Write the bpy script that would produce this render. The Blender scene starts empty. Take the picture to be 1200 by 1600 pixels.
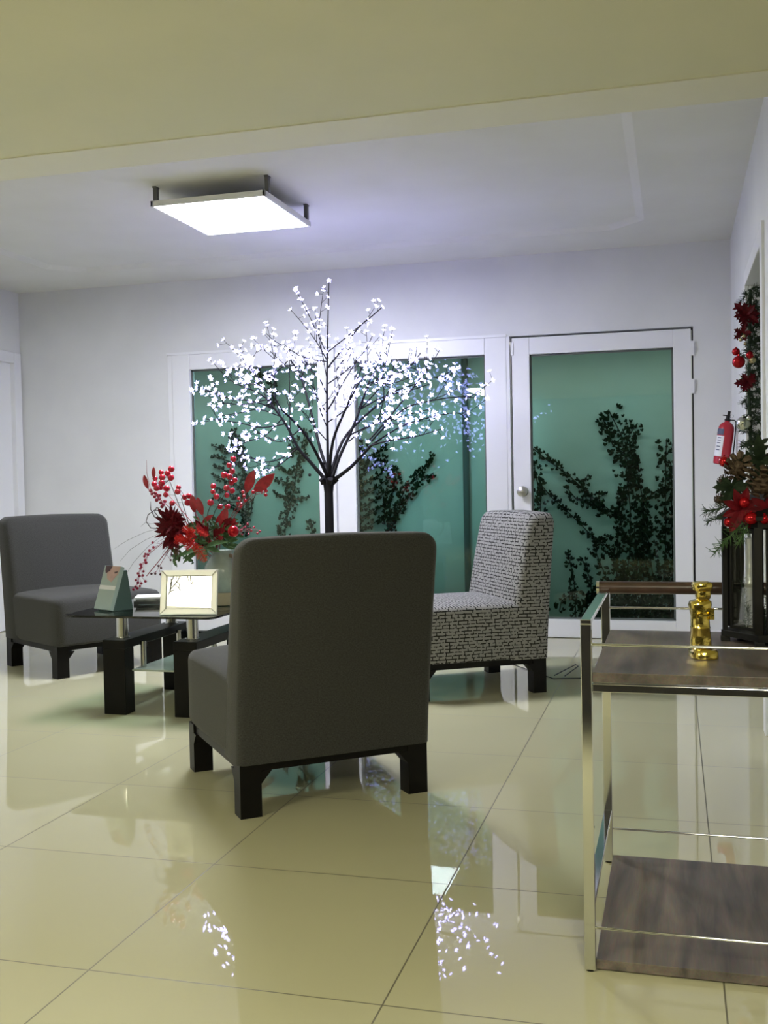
import bpy, math, random
from mathutils import Vector, Matrix
R = math.radians
scene = bpy.context.scene
col = scene.collection

# ---------------------------------------------------------------- camera, world, exposure
CAM_H = 1.05
yaw, pitch, roll = .27025, -.02855, -.01897
f_ = Vector((-math.sin(yaw) * math.cos(pitch), math.cos(yaw) * math.cos(pitch), math.sin(pitch)))
r_ = f_.cross(Vector((0, 0, 1))).normalized()
u_ = r_.cross(f_)
r2 = r_ * math.cos(roll) + u_ * math.sin(roll)
u2 = -r_ * math.sin(roll) + u_ * math.cos(roll)
cd = bpy.data.cameras.new('camera')
cam = bpy.data.objects.new('camera', cd)
col.objects.link(cam)
cd.sensor_fit = 'HORIZONTAL'
cd.sensor_width = 36
cd.lens = 36 * 1638.65 / 1200
cd.clip_start = .05
cam.matrix_world = Matrix(((r2.x, u2.x, -f_.x, 0), (r2.y, u2.y, -f_.y, 0), (r2.z, u2.z, -f_.z, CAM_H), (0, 0, 0, 1)))
scene.camera = cam

w = bpy.data.worlds.new('night')
scene.world = w
w.use_nodes = True
w.node_tree.nodes['Background'].inputs[0].default_value = (.02, .03, .05, 1)
w.node_tree.nodes['Background'].inputs[1].default_value = .3
scene.view_settings.view_transform = 'Standard'
scene.view_settings.look = 'None'
scene.view_settings.gamma = 1
scene.view_settings.use_curve_mapping = False
scene.view_settings.exposure = 1.13

PANEL_LIGHT = 38.0          # ceiling panel over the seats
NEAR_LIGHT = 20.0            # ceiling panels of the front room
FLOWER_LIGHT = 4.8
GARDEN_POWER = 8.6

def area_light(name, loc, rot, sx, sy, power, color):
    l = bpy.data.lights.new(name, 'AREA')
    l.shape = 'RECTANGLE'; l.size = sx; l.size_y = sy; l.energy = power; l.color = color
    o = bpy.data.objects.new(name, l); col.objects.link(o)
    o.location = loc; o.rotation_euler = rot
    return o
area_light('added_garden_light', (-1.5, 7.12, 1.975), (0, 0, 0), 5.6, .06, GARDEN_POWER, (1, .93, .88))  # unseen strip light added to brighten the garden wall

# traced branch paths, berry positions and ivy stems, in metres
TREE_BRANCHES = [('limb',[(-1.956,5.85,1.061),(-1.956,5.85,1.256),(-1.952,5.85,1.63),(-1.941,5.85,1.928),(-1.927,5.85,2.243)],0.013,0.0025),('limb',[(-1.972,5.85,1.068),(-2.052,5.812,1.175),(-2.112,5.775,1.258),(-2.174,5.738,1.4),(-2.267,5.7,1.542)],0.013,0.006),('limb',[(-1.936,5.85,1.068),(-1.894,5.875,1.199),(-1.836,5.9,1.329),(-1.778,5.925,1.479),(-1.731,5.95,1.629)],0.013,0.006),('limb',[(-1.921,5.85,1.068),(-1.793,5.8,1.147),(-1.661,5.75,1.26)],0.013,0.008),('limb',[(-1.944,5.85,1.068),(-2.029,5.925,1.26),(-2.111,6.,1.495),(-2.195,6.075,1.699),(-2.295,6.15,1.829)],0.012,0.004),('limb',[(-1.952,5.85,1.068),(-1.902,5.967,1.296),(-1.794,6.083,1.45),(-1.622,6.2,1.607)],0.012,0.005),('limb',[(-1.952,5.85,1.068),(-1.874,5.7,1.286),(-1.747,5.55,1.455),(-1.625,5.4,1.578)],0.012,0.004),('limb',[(-1.952,5.85,1.068),(-1.985,5.683,1.252),(-2.,5.517,1.355),(-2.047,5.35,1.453)],0.012,0.005),('b',[(-1.945,5.85,1.76),(-2.076,5.862,1.787),(-2.2,5.875,1.851),(-2.292,5.887,1.907),(-2.357,5.9,1.965)],0.004,0.002),('b',[(-1.945,5.85,1.76),(-2.004,5.833,1.873),(-2.075,5.817,1.976),(-2.15,5.8,2.067)],0.004,0.002),('b',[(-1.941,5.85,1.779),(-1.996,5.87,1.896),(-2.068,5.89,2.042),(-2.152,5.91,2.194)],0.004,0.002),('b',[(-1.946,5.85,1.723),(-1.861,5.875,1.833),(-1.768,5.9,1.955),(-1.697,5.925,2.017),(-1.636,5.95,2.073)],0.006,0.003),('b',[(-1.944,5.85,1.816),(-1.842,5.817,1.874),(-1.753,5.783,1.927),(-1.666,5.75,1.972)],0.004,0.002),('b',[(-1.947,5.85,1.48),(-1.85,5.825,1.623),(-1.762,5.8,1.735),(-1.688,5.775,1.813),(-1.641,5.75,1.883)],0.004,0.002),('b',[(-1.952,5.85,1.443),(-2.027,5.88,1.56),(-2.135,5.91,1.681),(-2.246,5.94,1.765),(-2.359,5.97,1.863)],0.004,0.002),('b',[(-1.949,5.85,1.555),(-1.985,5.8,1.664),(-2.037,5.75,1.717),(-2.057,5.7,1.768)],0.004,0.002),('b',[(-1.955,5.85,1.293),(-2.029,5.817,1.388),(-2.055,5.783,1.443),(-2.082,5.75,1.479)],0.004,0.002),('b',[(-1.948,5.85,1.63),(-1.847,5.883,1.703),(-1.777,5.917,1.778),(-1.747,5.95,1.825)],0.004,0.002),('b',[(-1.951,5.85,1.48),(-1.857,5.783,1.583),(-1.852,5.717,1.687),(-1.772,5.65,1.749)],0.004,0.002),('b',[(-1.953,5.85,1.406),(-1.815,5.767,1.47),(-1.73,5.683,1.534),(-1.666,5.6,1.596)],0.004,0.002),('b',[(-1.954,5.85,1.368),(-1.964,5.75,1.475),(-1.958,5.65,1.577),(-1.937,5.55,1.64)],0.004,0.002),('b',[(-1.948,5.85,1.63),(-1.961,5.817,1.776),(-1.974,5.783,1.921),(-1.93,5.75,2.152)],0.003,0.002),('b',[(-2.267,5.7,1.542),(-2.327,5.675,1.587),(-2.435,5.65,1.634),(-2.503,5.625,1.69),(-2.554,5.6,1.753)],0.005,0.002),('b',[(-2.229,5.72,1.483),(-2.355,5.74,1.533),(-2.526,5.76,1.564),(-2.657,5.78,1.609),(-2.758,5.8,1.641)],0.005,0.002),('b',[(-2.179,5.75,1.401),(-2.303,5.7,1.38),(-2.401,5.65,1.403),(-2.499,5.6,1.422),(-2.596,5.55,1.431)],0.005,0.002),('b',[(-2.121,5.8,1.259),(-2.202,5.738,1.2),(-2.278,5.675,1.179),(-2.35,5.612,1.201),(-2.419,5.55,1.169)],0.005,0.002),('b',[(-2.166,5.8,1.215),(-2.201,5.733,1.17),(-2.236,5.667,1.137),(-2.268,5.6,1.144)],0.004,0.002),('b',[(-2.161,5.77,1.297),(-2.154,5.763,1.483),(-2.151,5.757,1.668),(-2.146,5.75,1.771)],0.004,0.002),('b',[(-2.202,5.75,1.428),(-2.226,5.717,1.556),(-2.217,5.683,1.701),(-2.193,5.65,1.817)],0.004,0.002),('b',[(-2.217,5.75,1.447),(-2.368,5.817,1.494),(-2.519,5.883,1.484),(-2.675,5.95,1.474)],0.004,0.002),('b',[(-2.267,5.7,1.542),(-2.356,5.75,1.676),(-2.435,5.8,1.779),(-2.519,5.85,1.75)],0.004,0.002),('b',[(-2.229,5.72,1.483),(-2.282,5.663,1.628),(-2.316,5.607,1.698),(-2.318,5.55,1.765)],0.004,0.002),('b',[(-2.202,5.75,1.428),(-2.291,5.717,1.336),(-2.378,5.683,1.307),(-2.484,5.65,1.302)],0.004,0.002),('b',[(-2.267,5.7,1.542),(-2.384,5.617,1.511),(-2.466,5.533,1.516),(-2.477,5.45,1.475)],0.004,0.002),('b',[(-1.731,5.95,1.629),(-1.691,5.95,1.702),(-1.662,5.95,1.768),(-1.642,5.95,1.812)],0.005,0.002),('b',[(-1.779,5.93,1.479),(-1.674,5.953,1.589),(-1.601,5.977,1.682),(-1.566,6.,1.776)],0.005,0.002),('b',[(-1.661,5.75,1.26),(-1.538,5.717,1.284),(-1.381,5.683,1.3),(-1.228,5.65,1.336)],0.006,0.002),('b',[(-1.661,5.75,1.26),(-1.518,5.788,1.352),(-1.377,5.825,1.403),(-1.191,5.862,1.435),(-1.14,5.9,1.399)],0.006,0.002),('b',[(-1.68,5.75,1.282),(-1.551,5.775,1.425),(-1.404,5.8,1.602),(-1.334,5.825,1.692),(-1.275,5.85,1.793)],0.006,0.002),('b',[(-1.661,5.75,1.282),(-1.466,5.738,1.456),(-1.278,5.725,1.501),(-1.13,5.712,1.512),(-1.049,5.7,1.501)],0.006,0.002),('b',[(-1.779,5.93,1.479),(-1.641,5.97,1.552),(-1.495,6.01,1.586),(-1.379,6.05,1.622)],0.005,0.002),('b',[(-1.836,5.9,1.329),(-1.682,5.967,1.402),(-1.542,6.033,1.439),(-1.401,6.1,1.476)],0.005,0.002),('b',[(-1.731,5.95,1.629),(-1.651,6.017,1.669),(-1.55,6.083,1.709),(-1.486,6.15,1.77)],0.004,0.002),('b',[(-1.677,5.95,1.401),(-1.617,5.883,1.544),(-1.604,5.817,1.649),(-1.557,5.75,1.749)],0.004,0.002),('b',[(-1.841,5.9,1.292),(-1.707,5.783,1.357),(-1.56,5.667,1.383),(-1.438,5.55,1.356)],0.004,0.002),('b',[(-1.673,5.55,1.452),(-1.587,5.517,1.586),(-1.47,5.483,1.578),(-1.354,5.45,1.604)],0.004,0.002),('b',[(-1.731,5.5,1.451),(-1.658,5.45,1.583),(-1.587,5.4,1.678),(-1.502,5.35,1.652)],0.004,0.002),('b',[(-1.64,5.45,1.583),(-1.565,5.383,1.625),(-1.46,5.317,1.564),(-1.34,5.25,1.487)],0.004,0.002),('b',[(-1.622,6.2,1.607),(-1.513,6.25,1.645),(-1.404,6.3,1.684),(-1.335,6.35,1.646)],0.004,0.002),('b',[(-1.699,6.18,1.55),(-1.621,6.203,1.685),(-1.546,6.227,1.742),(-1.492,6.25,1.722)],0.004,0.002),('b',[(-2.295,6.15,1.829),(-2.36,6.183,1.776),(-2.461,6.217,1.723),(-2.562,6.25,1.69)],0.004,0.002),('b',[(-2.215,6.13,1.704),(-2.197,6.203,1.79),(-2.244,6.277,1.82),(-2.337,6.35,1.791)],0.004,0.002),('b',[(-2.047,5.35,1.453),(-2.106,5.317,1.557),(-2.203,5.283,1.593),(-2.227,5.25,1.557)],0.004,0.002),('b',[(-1.976,5.45,1.351),(-2.077,5.417,1.283),(-2.176,5.383,1.32),(-2.218,5.35,1.355)],0.004,0.002)]
BERRIES_LEFT = [(-2.381,4.694,1.134),(-2.377,4.68,1.092),(-2.444,4.71,1.119),(-2.427,4.685,1.093),(-2.426,4.677,1.066),(-2.41,4.71,1.113),(-2.506,4.762,1.089),(-2.47,4.75,1.046),(-2.436,4.747,1.038),(-2.413,4.692,1.008),(-2.492,4.724,1.062),(-2.465,4.698,1.042)]
BERRIES_INNER = [(-2.341,4.687,1.043),(-2.343,4.681,1.022),(-2.38,4.691,0.965),(-2.346,4.763,0.994),(-2.326,4.753,0.966),(-2.317,4.751,0.999)]
BERRIES_RIGHT = [(-2.075,4.75,1.177),(-2.071,4.689,1.145),(-2.061,4.701,1.117),(-2.118,4.733,1.099),(-2.094,4.743,1.091),(-2.071,4.755,1.074),(-2.092,4.758,1.06),(-2.082,4.679,1.036),(-2.077,4.731,1.022),(-2.107,4.737,1.)]
BERRIES_MID = [(-2.171,4.721,1.046),(-2.159,4.688,1.019),(-2.154,4.717,0.995),(-2.168,4.679,0.966),(-2.157,4.763,0.944),(-2.115,4.757,0.944)]
BERRY_STEMS = {'left': [(-2.298,4.72,0.816),(-2.359,4.72,0.961),(-2.406,4.72,1.08),(-2.412,4.72,1.12)],'left2': [(-2.312,4.72,0.829),(-2.417,4.72,0.948),(-2.458,4.72,1.042),(-2.486,4.72,1.108)],'inner': [(-2.297,4.72,0.829),(-2.324,4.72,0.921),(-2.344,4.72,0.987),(-2.307,4.72,1.006)],'right': [(-2.205,4.72,0.815),(-2.167,4.72,0.919),(-2.101,4.72,1.023),(-2.062,4.72,1.171)],'mid': [(-2.218,4.72,0.841),(-2.202,4.72,0.92),(-2.172,4.72,0.985),(-2.171,4.72,1.043)]}
SMALL_LEFT = [(-2.511,4.723,1.029),(-2.497,4.708,1.013),(-2.502,4.745,0.999),(-2.48,4.724,0.982),(-2.475,4.743,0.988),(-2.467,4.741,0.968),(-2.443,4.721,0.959),(-2.467,4.715,1.005),(-2.453,4.726,0.949),(-2.482,4.716,1.016),(-2.449,4.7,1.005),(-2.428,4.708,0.975)]
SMALL_DROOP = [(-2.463,4.639,0.775),(-2.435,4.593,0.755),(-2.457,4.593,0.739),(-2.498,4.628,0.72),(-2.473,4.607,0.718),(-2.501,4.622,0.709),(-2.495,4.618,0.691),(-2.487,4.611,0.679),(-2.537,4.65,0.666),(-2.514,4.602,0.65),(-2.504,4.615,0.636),(-2.527,4.602,0.627),(-2.522,4.628,0.655),(-2.504,4.607,0.617),(-2.525,4.611,0.614),(-2.557,4.635,0.591),(-2.532,4.609,0.581),(-2.522,4.624,0.576),(-2.566,4.644,0.558),(-2.551,4.596,0.549),(-2.528,4.594,0.556),(-2.519,4.604,0.565),(-2.506,4.636,0.585)]
SMALL_RIGHT = [(-2.041,4.727,0.983),(-2.038,4.704,0.96),(-2.021,4.71,0.957),(-2.007,4.701,1.015),(-2.009,4.718,0.995),(-1.992,4.693,0.973),(-2.034,4.732,0.943),(-1.908,4.744,1.029),(-1.906,4.747,1.018),(-1.903,4.734,0.998),(-1.931,4.748,1.016),(-1.932,4.691,1.02),(-1.956,4.707,1.014)]
SMALL_FARRIGHT = [(-2.098,4.868,0.847),(-2.065,4.857,0.837),(-2.043,4.835,0.855),(-2.038,4.867,0.82),(-2.015,4.847,0.837),(-1.988,4.859,0.817),(-2.072,4.828,0.802),(-2.033,4.821,0.806),(-1.993,4.837,0.808),(-2.071,4.818,0.822)]
SMALL_DARK = [(-2.448,4.663,0.659),(-2.452,4.698,0.646),(-2.464,4.66,0.621),(-2.475,4.641,0.622),(-2.427,4.643,0.619),(-2.366,4.65,0.715),(-2.393,4.687,0.686)]
SMALL_STEMS = {'left': [(-2.346,4.69,0.87),(-2.423,4.69,0.956),(-2.451,4.69,0.996),(-2.494,4.69,1.036),(-2.513,4.69,1.122),(-2.513,4.69,1.181)],'droop': [(-2.333,4.69,0.83),(-2.443,4.69,0.765),(-2.517,4.69,0.712),(-2.559,4.69,0.646),(-2.588,4.69,0.539)],'droop2': [(-2.333,4.69,0.817),(-2.407,4.69,0.739),(-2.46,4.69,0.679),(-2.528,4.69,0.606)],'right': [(-2.162,4.69,0.829),(-2.063,4.69,0.893),(-2.012,4.69,0.957),(-1.935,4.69,1.001),(-1.88,4.69,1.013)],'farright': [(-2.121,4.69,0.79),(-2.015,4.69,0.829),(-1.953,4.69,0.841),(-1.912,4.69,0.825)],'dark': [(-2.319,4.69,0.817),(-2.408,4.69,0.726),(-2.453,4.69,0.66),(-2.483,4.69,0.616)]}
TWIGS = [[(-2.452,4.7,0.897),(-2.481,4.7,0.897),(-2.502,4.7,0.937),(-2.501,4.7,0.976)],[(-2.409,4.7,0.883),(-2.459,4.7,0.897),(-2.48,4.7,0.923),(-2.469,4.7,0.946),(-2.436,4.7,0.946)],[(-2.461,4.7,0.841),(-2.504,4.7,0.844),(-2.529,4.7,0.877),(-2.517,4.7,0.91),(-2.48,4.7,0.933),(-2.436,4.7,0.929)],[(-2.122,4.7,0.945),(-2.079,4.7,0.964),(-2.016,4.7,0.97),(-2.,4.7,1.047),(-1.978,4.7,1.104),(-1.943,4.7,1.12),(-1.882,4.7,1.106)],[(-2.024,4.7,0.938),(-1.968,4.7,0.969),(-1.947,4.7,0.988),(-1.939,4.7,1.014),(-1.905,4.7,1.013)]]
GRASS = [[(-2.436,4.68,0.845),(-2.523,4.68,0.825),(-2.62,4.68,0.786),(-2.703,4.68,0.74)],[(-2.429,4.68,0.825),(-2.524,4.68,0.786),(-2.607,4.68,0.74),(-2.667,4.68,0.68)],[(-2.415,4.68,0.818),(-2.511,4.68,0.753),(-2.594,4.68,0.673),(-2.64,4.68,0.607)],[(-2.442,4.68,0.871),(-2.493,4.68,0.865),(-2.522,4.68,0.872),(-2.548,4.68,0.852)]]
RED_LEAVES = [[(-1.983,4.69,1.015),(-1.939,4.69,1.12)],[(-1.942,4.69,1.02),(-1.837,4.69,1.101)],[(-2.12,4.69,0.842),(-2.089,4.69,0.945)],[(-2.508,4.69,1.039),(-2.528,4.69,1.109)],[(-2.474,4.69,1.088),(-2.474,4.69,1.147)],[(-2.057,4.69,0.842),(-2.049,4.69,0.893)],[(-2.259,4.69,0.921),(-2.271,4.69,1.006)],[(-2.217,4.69,0.908),(-2.243,4.69,0.993)],[(-2.218,4.69,0.869),(-2.16,4.69,0.907)],[(-2.147,4.69,0.868),(-2.104,4.69,0.92)],[(-2.091,4.69,0.868),(-2.029,4.69,0.861)]]
ARR = {'poin': (-2.347,4.62,0.847),'coral': (-2.213,4.56,0.804),'coral2': (-2.149,4.55,0.722),'coral3': (-2.162,4.57,0.823),'ball': (-2.027,4.62,0.829),'green': (-2.176,4.72,0.828),'green2': (-2.326,4.67,0.714),'mouth': (-2.191,4.72,0.694)}
VINES_DOOR = [([(-0.359,0.011),(-0.34,0.312),(-0.308,0.537),(-0.305,0.836),(-0.33,1.135),(-0.357,1.344),(-0.449,1.541)],0.085,1.3),([(-0.212,0.088),(-0.223,0.387),(-0.205,0.686),(-0.217,0.909),(-0.272,1.148),(-0.313,1.343),(-0.247,1.437)],0.05,1),([(-0.417,0.04),(-0.406,0.311),(-0.395,0.612),(-0.348,0.911),(-0.287,1.104),(-0.344,1.224),(-0.423,1.286),(-0.501,1.513)],0.045,0.9),([(-0.068,0.09),(-0.08,0.313),(-0.063,0.536),(-0.06,0.833),(-0.057,1.129),(-0.047,1.32)],0.06,1.1),([(-0.025,0.091),(-0.015,0.388),(-0.019,0.684),(-0.015,0.98),(-0.021,1.157)],0.05,1),([(-0.22,0.686),(-0.217,0.864),(-0.145,0.938),(-0.058,0.981)],0.03,0.8),([(-0.364,0.777),(-0.437,0.807),(-0.612,0.945),(-0.745,1.083),(-0.879,1.177),(-0.999,1.279)],0.03,0.9),([(-0.408,0.792),(-0.539,0.839),(-0.687,0.901),(-0.761,0.993)],0.03,0.7),([(-0.496,0.793),(-0.568,0.884),(-0.464,0.943)],0.035,0.8),([(-0.599,0.839),(-0.641,1.006),(-0.596,1.08)],0.035,0.8),([(-0.946,0.752),(-0.943,0.904),(-0.972,1.057),(-0.993,1.18)],0.05,1.2),([(-0.411,0.477),(-0.469,0.552),(-0.601,0.658),(-0.734,0.795),(-0.852,0.903),(-0.942,1.011)],0.03,0.9),([(-0.444,0.236),(-0.501,0.386),(-0.573,0.567),(-0.439,0.642)],0.035,0.9),([(-0.699,0.02),(-0.71,0.309),(-0.738,0.446),(-0.767,0.522)],0.03,0.8),([(-0.579,0.083),(-0.591,0.31),(-0.648,0.461),(-0.67,0.484)],0.03,0.8),([(-0.696,0.233),(-0.803,0.156),(-0.819,0.079)],0.03,0.8),([(-0.3,0.027),(-0.297,0.237),(-0.266,0.462),(-0.278,0.686)],0.07,1.3),([(-0.476,0.024),(-0.414,0.236),(-0.354,0.417)],0.05,1.2),([(-0.155,0.029),(-0.138,0.239),(-0.178,0.537),(-0.19,0.745)],0.05,1)]
VINES_RIGHT = [([(-2.083,0.233),(-2.075,0.641),(-2.092,0.845),(-2.022,1.169)],0.05,1.3),([(-2.072,0.764),(-1.963,1.006),(-1.857,1.105),(-1.74,1.263)],0.03,0.9),([(-2.116,0.682),(-1.943,0.924),(-1.858,1.044),(-1.743,1.112)],0.03,0.8),([(-2.394,0.661),(-2.286,0.694),(-2.178,0.764),(-2.103,0.825)],0.022,0.85),([(-2.392,0.748),(-2.284,0.78),(-2.176,0.85),(-2.101,0.91)],0.022,0.85),([(-2.39,0.834),(-2.282,0.866),(-2.174,0.936),(-2.099,0.996)],0.022,0.85),([(-2.388,0.92),(-2.28,0.952),(-2.173,1.021),(-2.098,1.081)],0.022,0.85),([(-2.386,1.007),(-2.279,1.038),(-2.171,1.107),(-2.096,1.166)],0.022,0.85),([(-2.385,1.093),(-2.277,1.123),(-2.169,1.193),(-2.094,1.252)],0.022,0.85),([(-2.383,1.179),(-2.275,1.209),(-2.168,1.278),(-2.093,1.337)],0.022,0.85),([(-2.357,0.54),(-2.351,0.848),(-2.331,1.094),(-2.293,1.379)],0.04,1.2)]
VINES_LEFT = [([(-2.958,0.436),(-2.94,0.729),(-2.891,0.896),(-2.842,1.104),(-2.816,1.27),(-2.746,1.475)],0.05,1.2),([(-2.72,0.644),(-2.728,0.769)],0.03,1),([(-2.868,0.938),(-2.957,0.96),(-3.034,0.982)],0.02,0.8),([(-2.844,1.021),(-2.932,1.064),(-3.021,1.086)],0.02,0.8),([(-2.869,0.917),(-2.78,0.936),(-2.735,0.956)],0.02,0.8),([(-2.775,1.144),(-2.93,1.147),(-2.995,1.212)],0.02,0.8),([(-2.728,1.268),(-2.838,1.291),(-2.88,1.396)],0.03,0.9),([(-3.266,0.732),(-3.218,0.858),(-3.227,0.943)],0.02,0.8),([(-3.289,1.197),(-3.374,1.453)],0.02,0.8),([(-3.253,1.281),(-3.355,1.304),(-3.491,1.35),(-3.537,1.362)],0.022,0.85),([(-3.255,1.192),(-3.357,1.22),(-3.494,1.27),(-3.539,1.281)],0.022,0.85),([(-3.257,1.104),(-3.359,1.135),(-3.496,1.189),(-3.541,1.201)],0.022,0.85),([(-3.259,1.015),(-3.361,1.051),(-3.498,1.108),(-3.544,1.12)],0.022,0.85),([(-3.262,0.926),(-3.363,0.966),(-3.5,1.027),(-3.546,1.039)],0.022,0.85),([(-3.264,0.837),(-3.365,0.881),(-3.502,0.947),(-3.548,0.958)],0.022,0.85),([(-3.268,0.647),(-3.27,1.028),(-3.285,1.366),(-3.373,1.495)],0.03,1),([(-3.214,1.956),(-3.091,1.904),(-3.003,1.859),(-3.03,1.651)],0.04,1)]

# ---------------------------------------------------------------- materials
def mat(name, color=(.8, .8, .8), rough=.5, metal=0, spec=.5, emit=None, es=0, noise=None, bump=0, nscale=40, coat=0):
    m = bpy.data.materials.new(name); m.use_nodes = True
    nt = m.node_tree; b = nt.nodes['Principled BSDF']
    b.inputs['Base Color'].default_value = (*color, 1)
    b.inputs['Roughness'].default_value = rough
    b.inputs['Metallic'].default_value = metal
    b.inputs['Specular IOR Level'].default_value = spec
    b.inputs['Coat Weight'].default_value = coat
    if emit:
        b.inputs['Emission Color'].default_value = (*emit, 1); b.inputs['Emission Strength'].default_value = es
    if noise or bump:
        tc = nt.nodes.new('ShaderNodeTexCoord'); n = nt.nodes.new('ShaderNodeTexNoise')
        n.inputs['Scale'].default_value = nscale; n.inputs['Detail'].default_value = 6
        nt.links.new(tc.outputs['Object'], n.inputs['Vector'])
        if noise:
            mx = nt.nodes.new('ShaderNodeMix'); mx.data_type = 'RGBA'
            mx.inputs[6].default_value = (*color, 1); mx.inputs[7].default_value = (*noise, 1)
            cr = nt.nodes.new('ShaderNodeMapRange'); cr.inputs[1].default_value = .35; cr.inputs[2].default_value = .65
            nt.links.new(n.outputs['Fac'], cr.inputs[0]); nt.links.new(cr.outputs[0], mx.inputs[0])
            nt.links.new(mx.outputs[2], b.inputs['Base Color'])
        if bump:
            bp = nt.nodes.new('ShaderNodeBump'); bp.inputs['Strength'].default_value = bump; bp.inputs['Distance'].default_value = .004
            nt.links.new(n.outputs['Fac'], bp.inputs['Height']); nt.links.new(bp.outputs[0], b.inputs['Normal'])
    return m

M = {}
M['wall'] = mat('wall_paint', (.74, .75, .76), .6, noise=(.70, .71, .72), nscale=3)
M['ceil'] = mat('ceiling_paint', (.70, .70, .67), .75, noise=(.66, .66, .62), nscale=2)
M['near_ceil'] = mat('front_ceiling_bounce_tint', (.76, .74, .55), .75, noise=(.72, .71, .53), nscale=2)  # yellow in this colour stands for light bounced off the floor
M['beam'] = mat('beam_paint', (.80, .79, .70), .7)
M['frame'] = mat('white_lacquer', (.80, .81, .84), .3)
M['gap'] = mat('gap_shade_tone', (.02, .02, .03), .8)  # near-black tone standing for the shade in the door gap
M['black_wood'] = mat('black_lacquered_wood', (.004, .004, .0035), .4, noise=(.006, .005, .0045), nscale=30, spec=.15)
M['chrome'] = mat('chrome', (.75, .76, .78), .09, 1)
M['steel'] = mat('polished_steel', (.6, .6, .58), .15, 1)
M['brass_knob'] = mat('satin_nickel', (.5, .5, .47), .3, 1)
M['dark_handle'] = mat('dark_red_brown_wood', (.075, .04, .03), .35, noise=(.05, .028, .02), nscale=25)
M['gold'] = mat('gold_foil', (.80, .62, .16), .12, 1, bump=.35, nscale=55)
M['black_metal'] = mat('black_painted_metal', (.006, .006, .006), .5, spec=.3)
M['red_paint'] = mat('red_enamel', (.42, .015, .03), .3)
M['label_white'] = mat('label_paper', (.75, .76, .8), .5)
M['ink'] = mat('printed_ink', (.08, .09, .16), .6)
M['berry'] = mat('berry_red', (.48, .012, .035), .22, coat=.3)
M['small_berry'] = mat('small_berry_red', (.30, .012, .04), .3)
M['dark_berry'] = mat('dark_berry', (.06, .006, .015), .35)
M['bauble'] = mat('red_glass_bauble', (.42, .006, .014), .1, .6)
M['silver_bauble'] = mat('silver_bauble', (.62, .64, .55), .18, 1)
M['gold_bauble'] = mat('champagne_bauble', (.7, .6, .36), .25, 1)
M['deep_red'] = mat('deep_red_petal', (.13, .003, .010), .6, spec=.2, noise=(.07, .003, .008), nscale=60)
M['red_leaf'] = mat('red_leaf', (.42, .012, .03), .45, noise=(.25, .008, .02), nscale=50)
M['coral'] = mat('coral_red_petal', (.66, .035, .025), .6, spec=.2, noise=(.36, .012, .012), nscale=90)
M['green_leaf'] = mat('green_leaf', (.035, .09, .03), .5, noise=(.07, .15, .05), nscale=60)
M['fir'] = mat('fir_needles', (.010, .026, .010), .7, noise=(.025, .055, .02), nscale=60)
M['fir_bright'] = mat('bright_fir_needles', (.04, .10, .025), .6)
M['twig'] = mat('brown_twig', (.035, .02, .015), .7)
M['red_twig'] = mat('red_twig', (.22, .015, .03), .6)
M['grass'] = mat('grey_grass', (.16, .17, .15), .7)
M['cone'] = mat('pinecone', (.04, .022, .012), .7, noise=(.12, .08, .05), nscale=90)
M['ivy'] = mat('ivy_leaf', (.003, .012, .004), .8, spec=.1, noise=(.007, .026, .007), nscale=30)
M['ivy_stem'] = mat('ivy_stem', (.02, .02, .012), .8)
M['vase'] = mat('glazed_ceramic', (.34, .39, .36), .2, noise=(.26, .31, .28), nscale=15)
M['vase_foot'] = mat('unglazed_ceramic', (.42, .36, .24), .6)
M['vase_handle'] = mat('brown_glaze', (.20, .14, .09), .35)
M['silver_frame'] = mat('silver_frame', (.70, .70, .68), .35, .35)
M['screen'] = mat('reflective_picture_glass', (.6, .6, .58), .02, 0, 1.0)
M['garden_wall'] = mat('garden_wall_paint', (.66, .70, .60), .8, noise=(.58, .63, .53), nscale=2.5)
M['garden_soil'] = mat('garden_soil', (.03, .035, .02), .9)
M['pipe'] = mat('grey_pipe', (.10, .12, .11), .6)
M['tree_bark'] = mat('brown_black_bark', (.004, .0035, .004), .6, spec=.2)
M['flower'] = mat('lit_blossom', (.8, .8, 1), .4, emit=(.42, .40, 1), es=FLOWER_LIGHT)
M['diffuser'] = mat('lamp_diffuser', (.9, .9, .9), .4, emit=(.93, .96, 1), es=PANEL_LIGHT)
M['near_diffuser'] = mat('front_lamp_diffuser', (.9, .9, .9), .4, emit=(1, .96, .72), es=NEAR_LIGHT)
M['white_metal'] = mat('white_metal', (.8, .8, .8), .4)
M['clip'] = mat('grey_clip', (.12, .12, .12), .5)
M['brochure'] = mat('brochure_grey_green', (.33, .40, .37), .35)
M['holder'] = mat('holder_dark_teal', (.05, .085, .075), .3)
M['skin_print'] = mat('printed_skin_tone', (.50, .33, .28), .4, noise=(.42, .26, .22), nscale=30)
M['hair_print'] = mat('printed_dark_brown', (.07, .03, .03), .4)
M['paper'] = mat('paper_white', (.7, .7, .7), .6)
M['magazine'] = mat('magazine_grey', (.20, .20, .18), .4, noise=(.07, .07, .06), nscale=25)
M['book'] = mat('dark_book_cover', (.05, .05, .045), .4)
M['silver_candle'] = mat('silver_candle', (.62, .63, .60), .3, .35, bump=.4, nscale=60)
M['night'] = mat('dark_reflection_tone', (.035, .03, .025), .4)  # even dark tone put in to darken reflections in chrome and glass
M['shelf_reflection'] = mat('shelf_glass_pale_reflection', (.33, .37, .33), .12)  # pale opaque colour stands in for the reflection on clear glass
M['dark_leaf'] = mat('dark_green_leaf', (.010, .020, .010), .6, spec=.25, noise=(.018, .034, .016), nscale=60)
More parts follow.
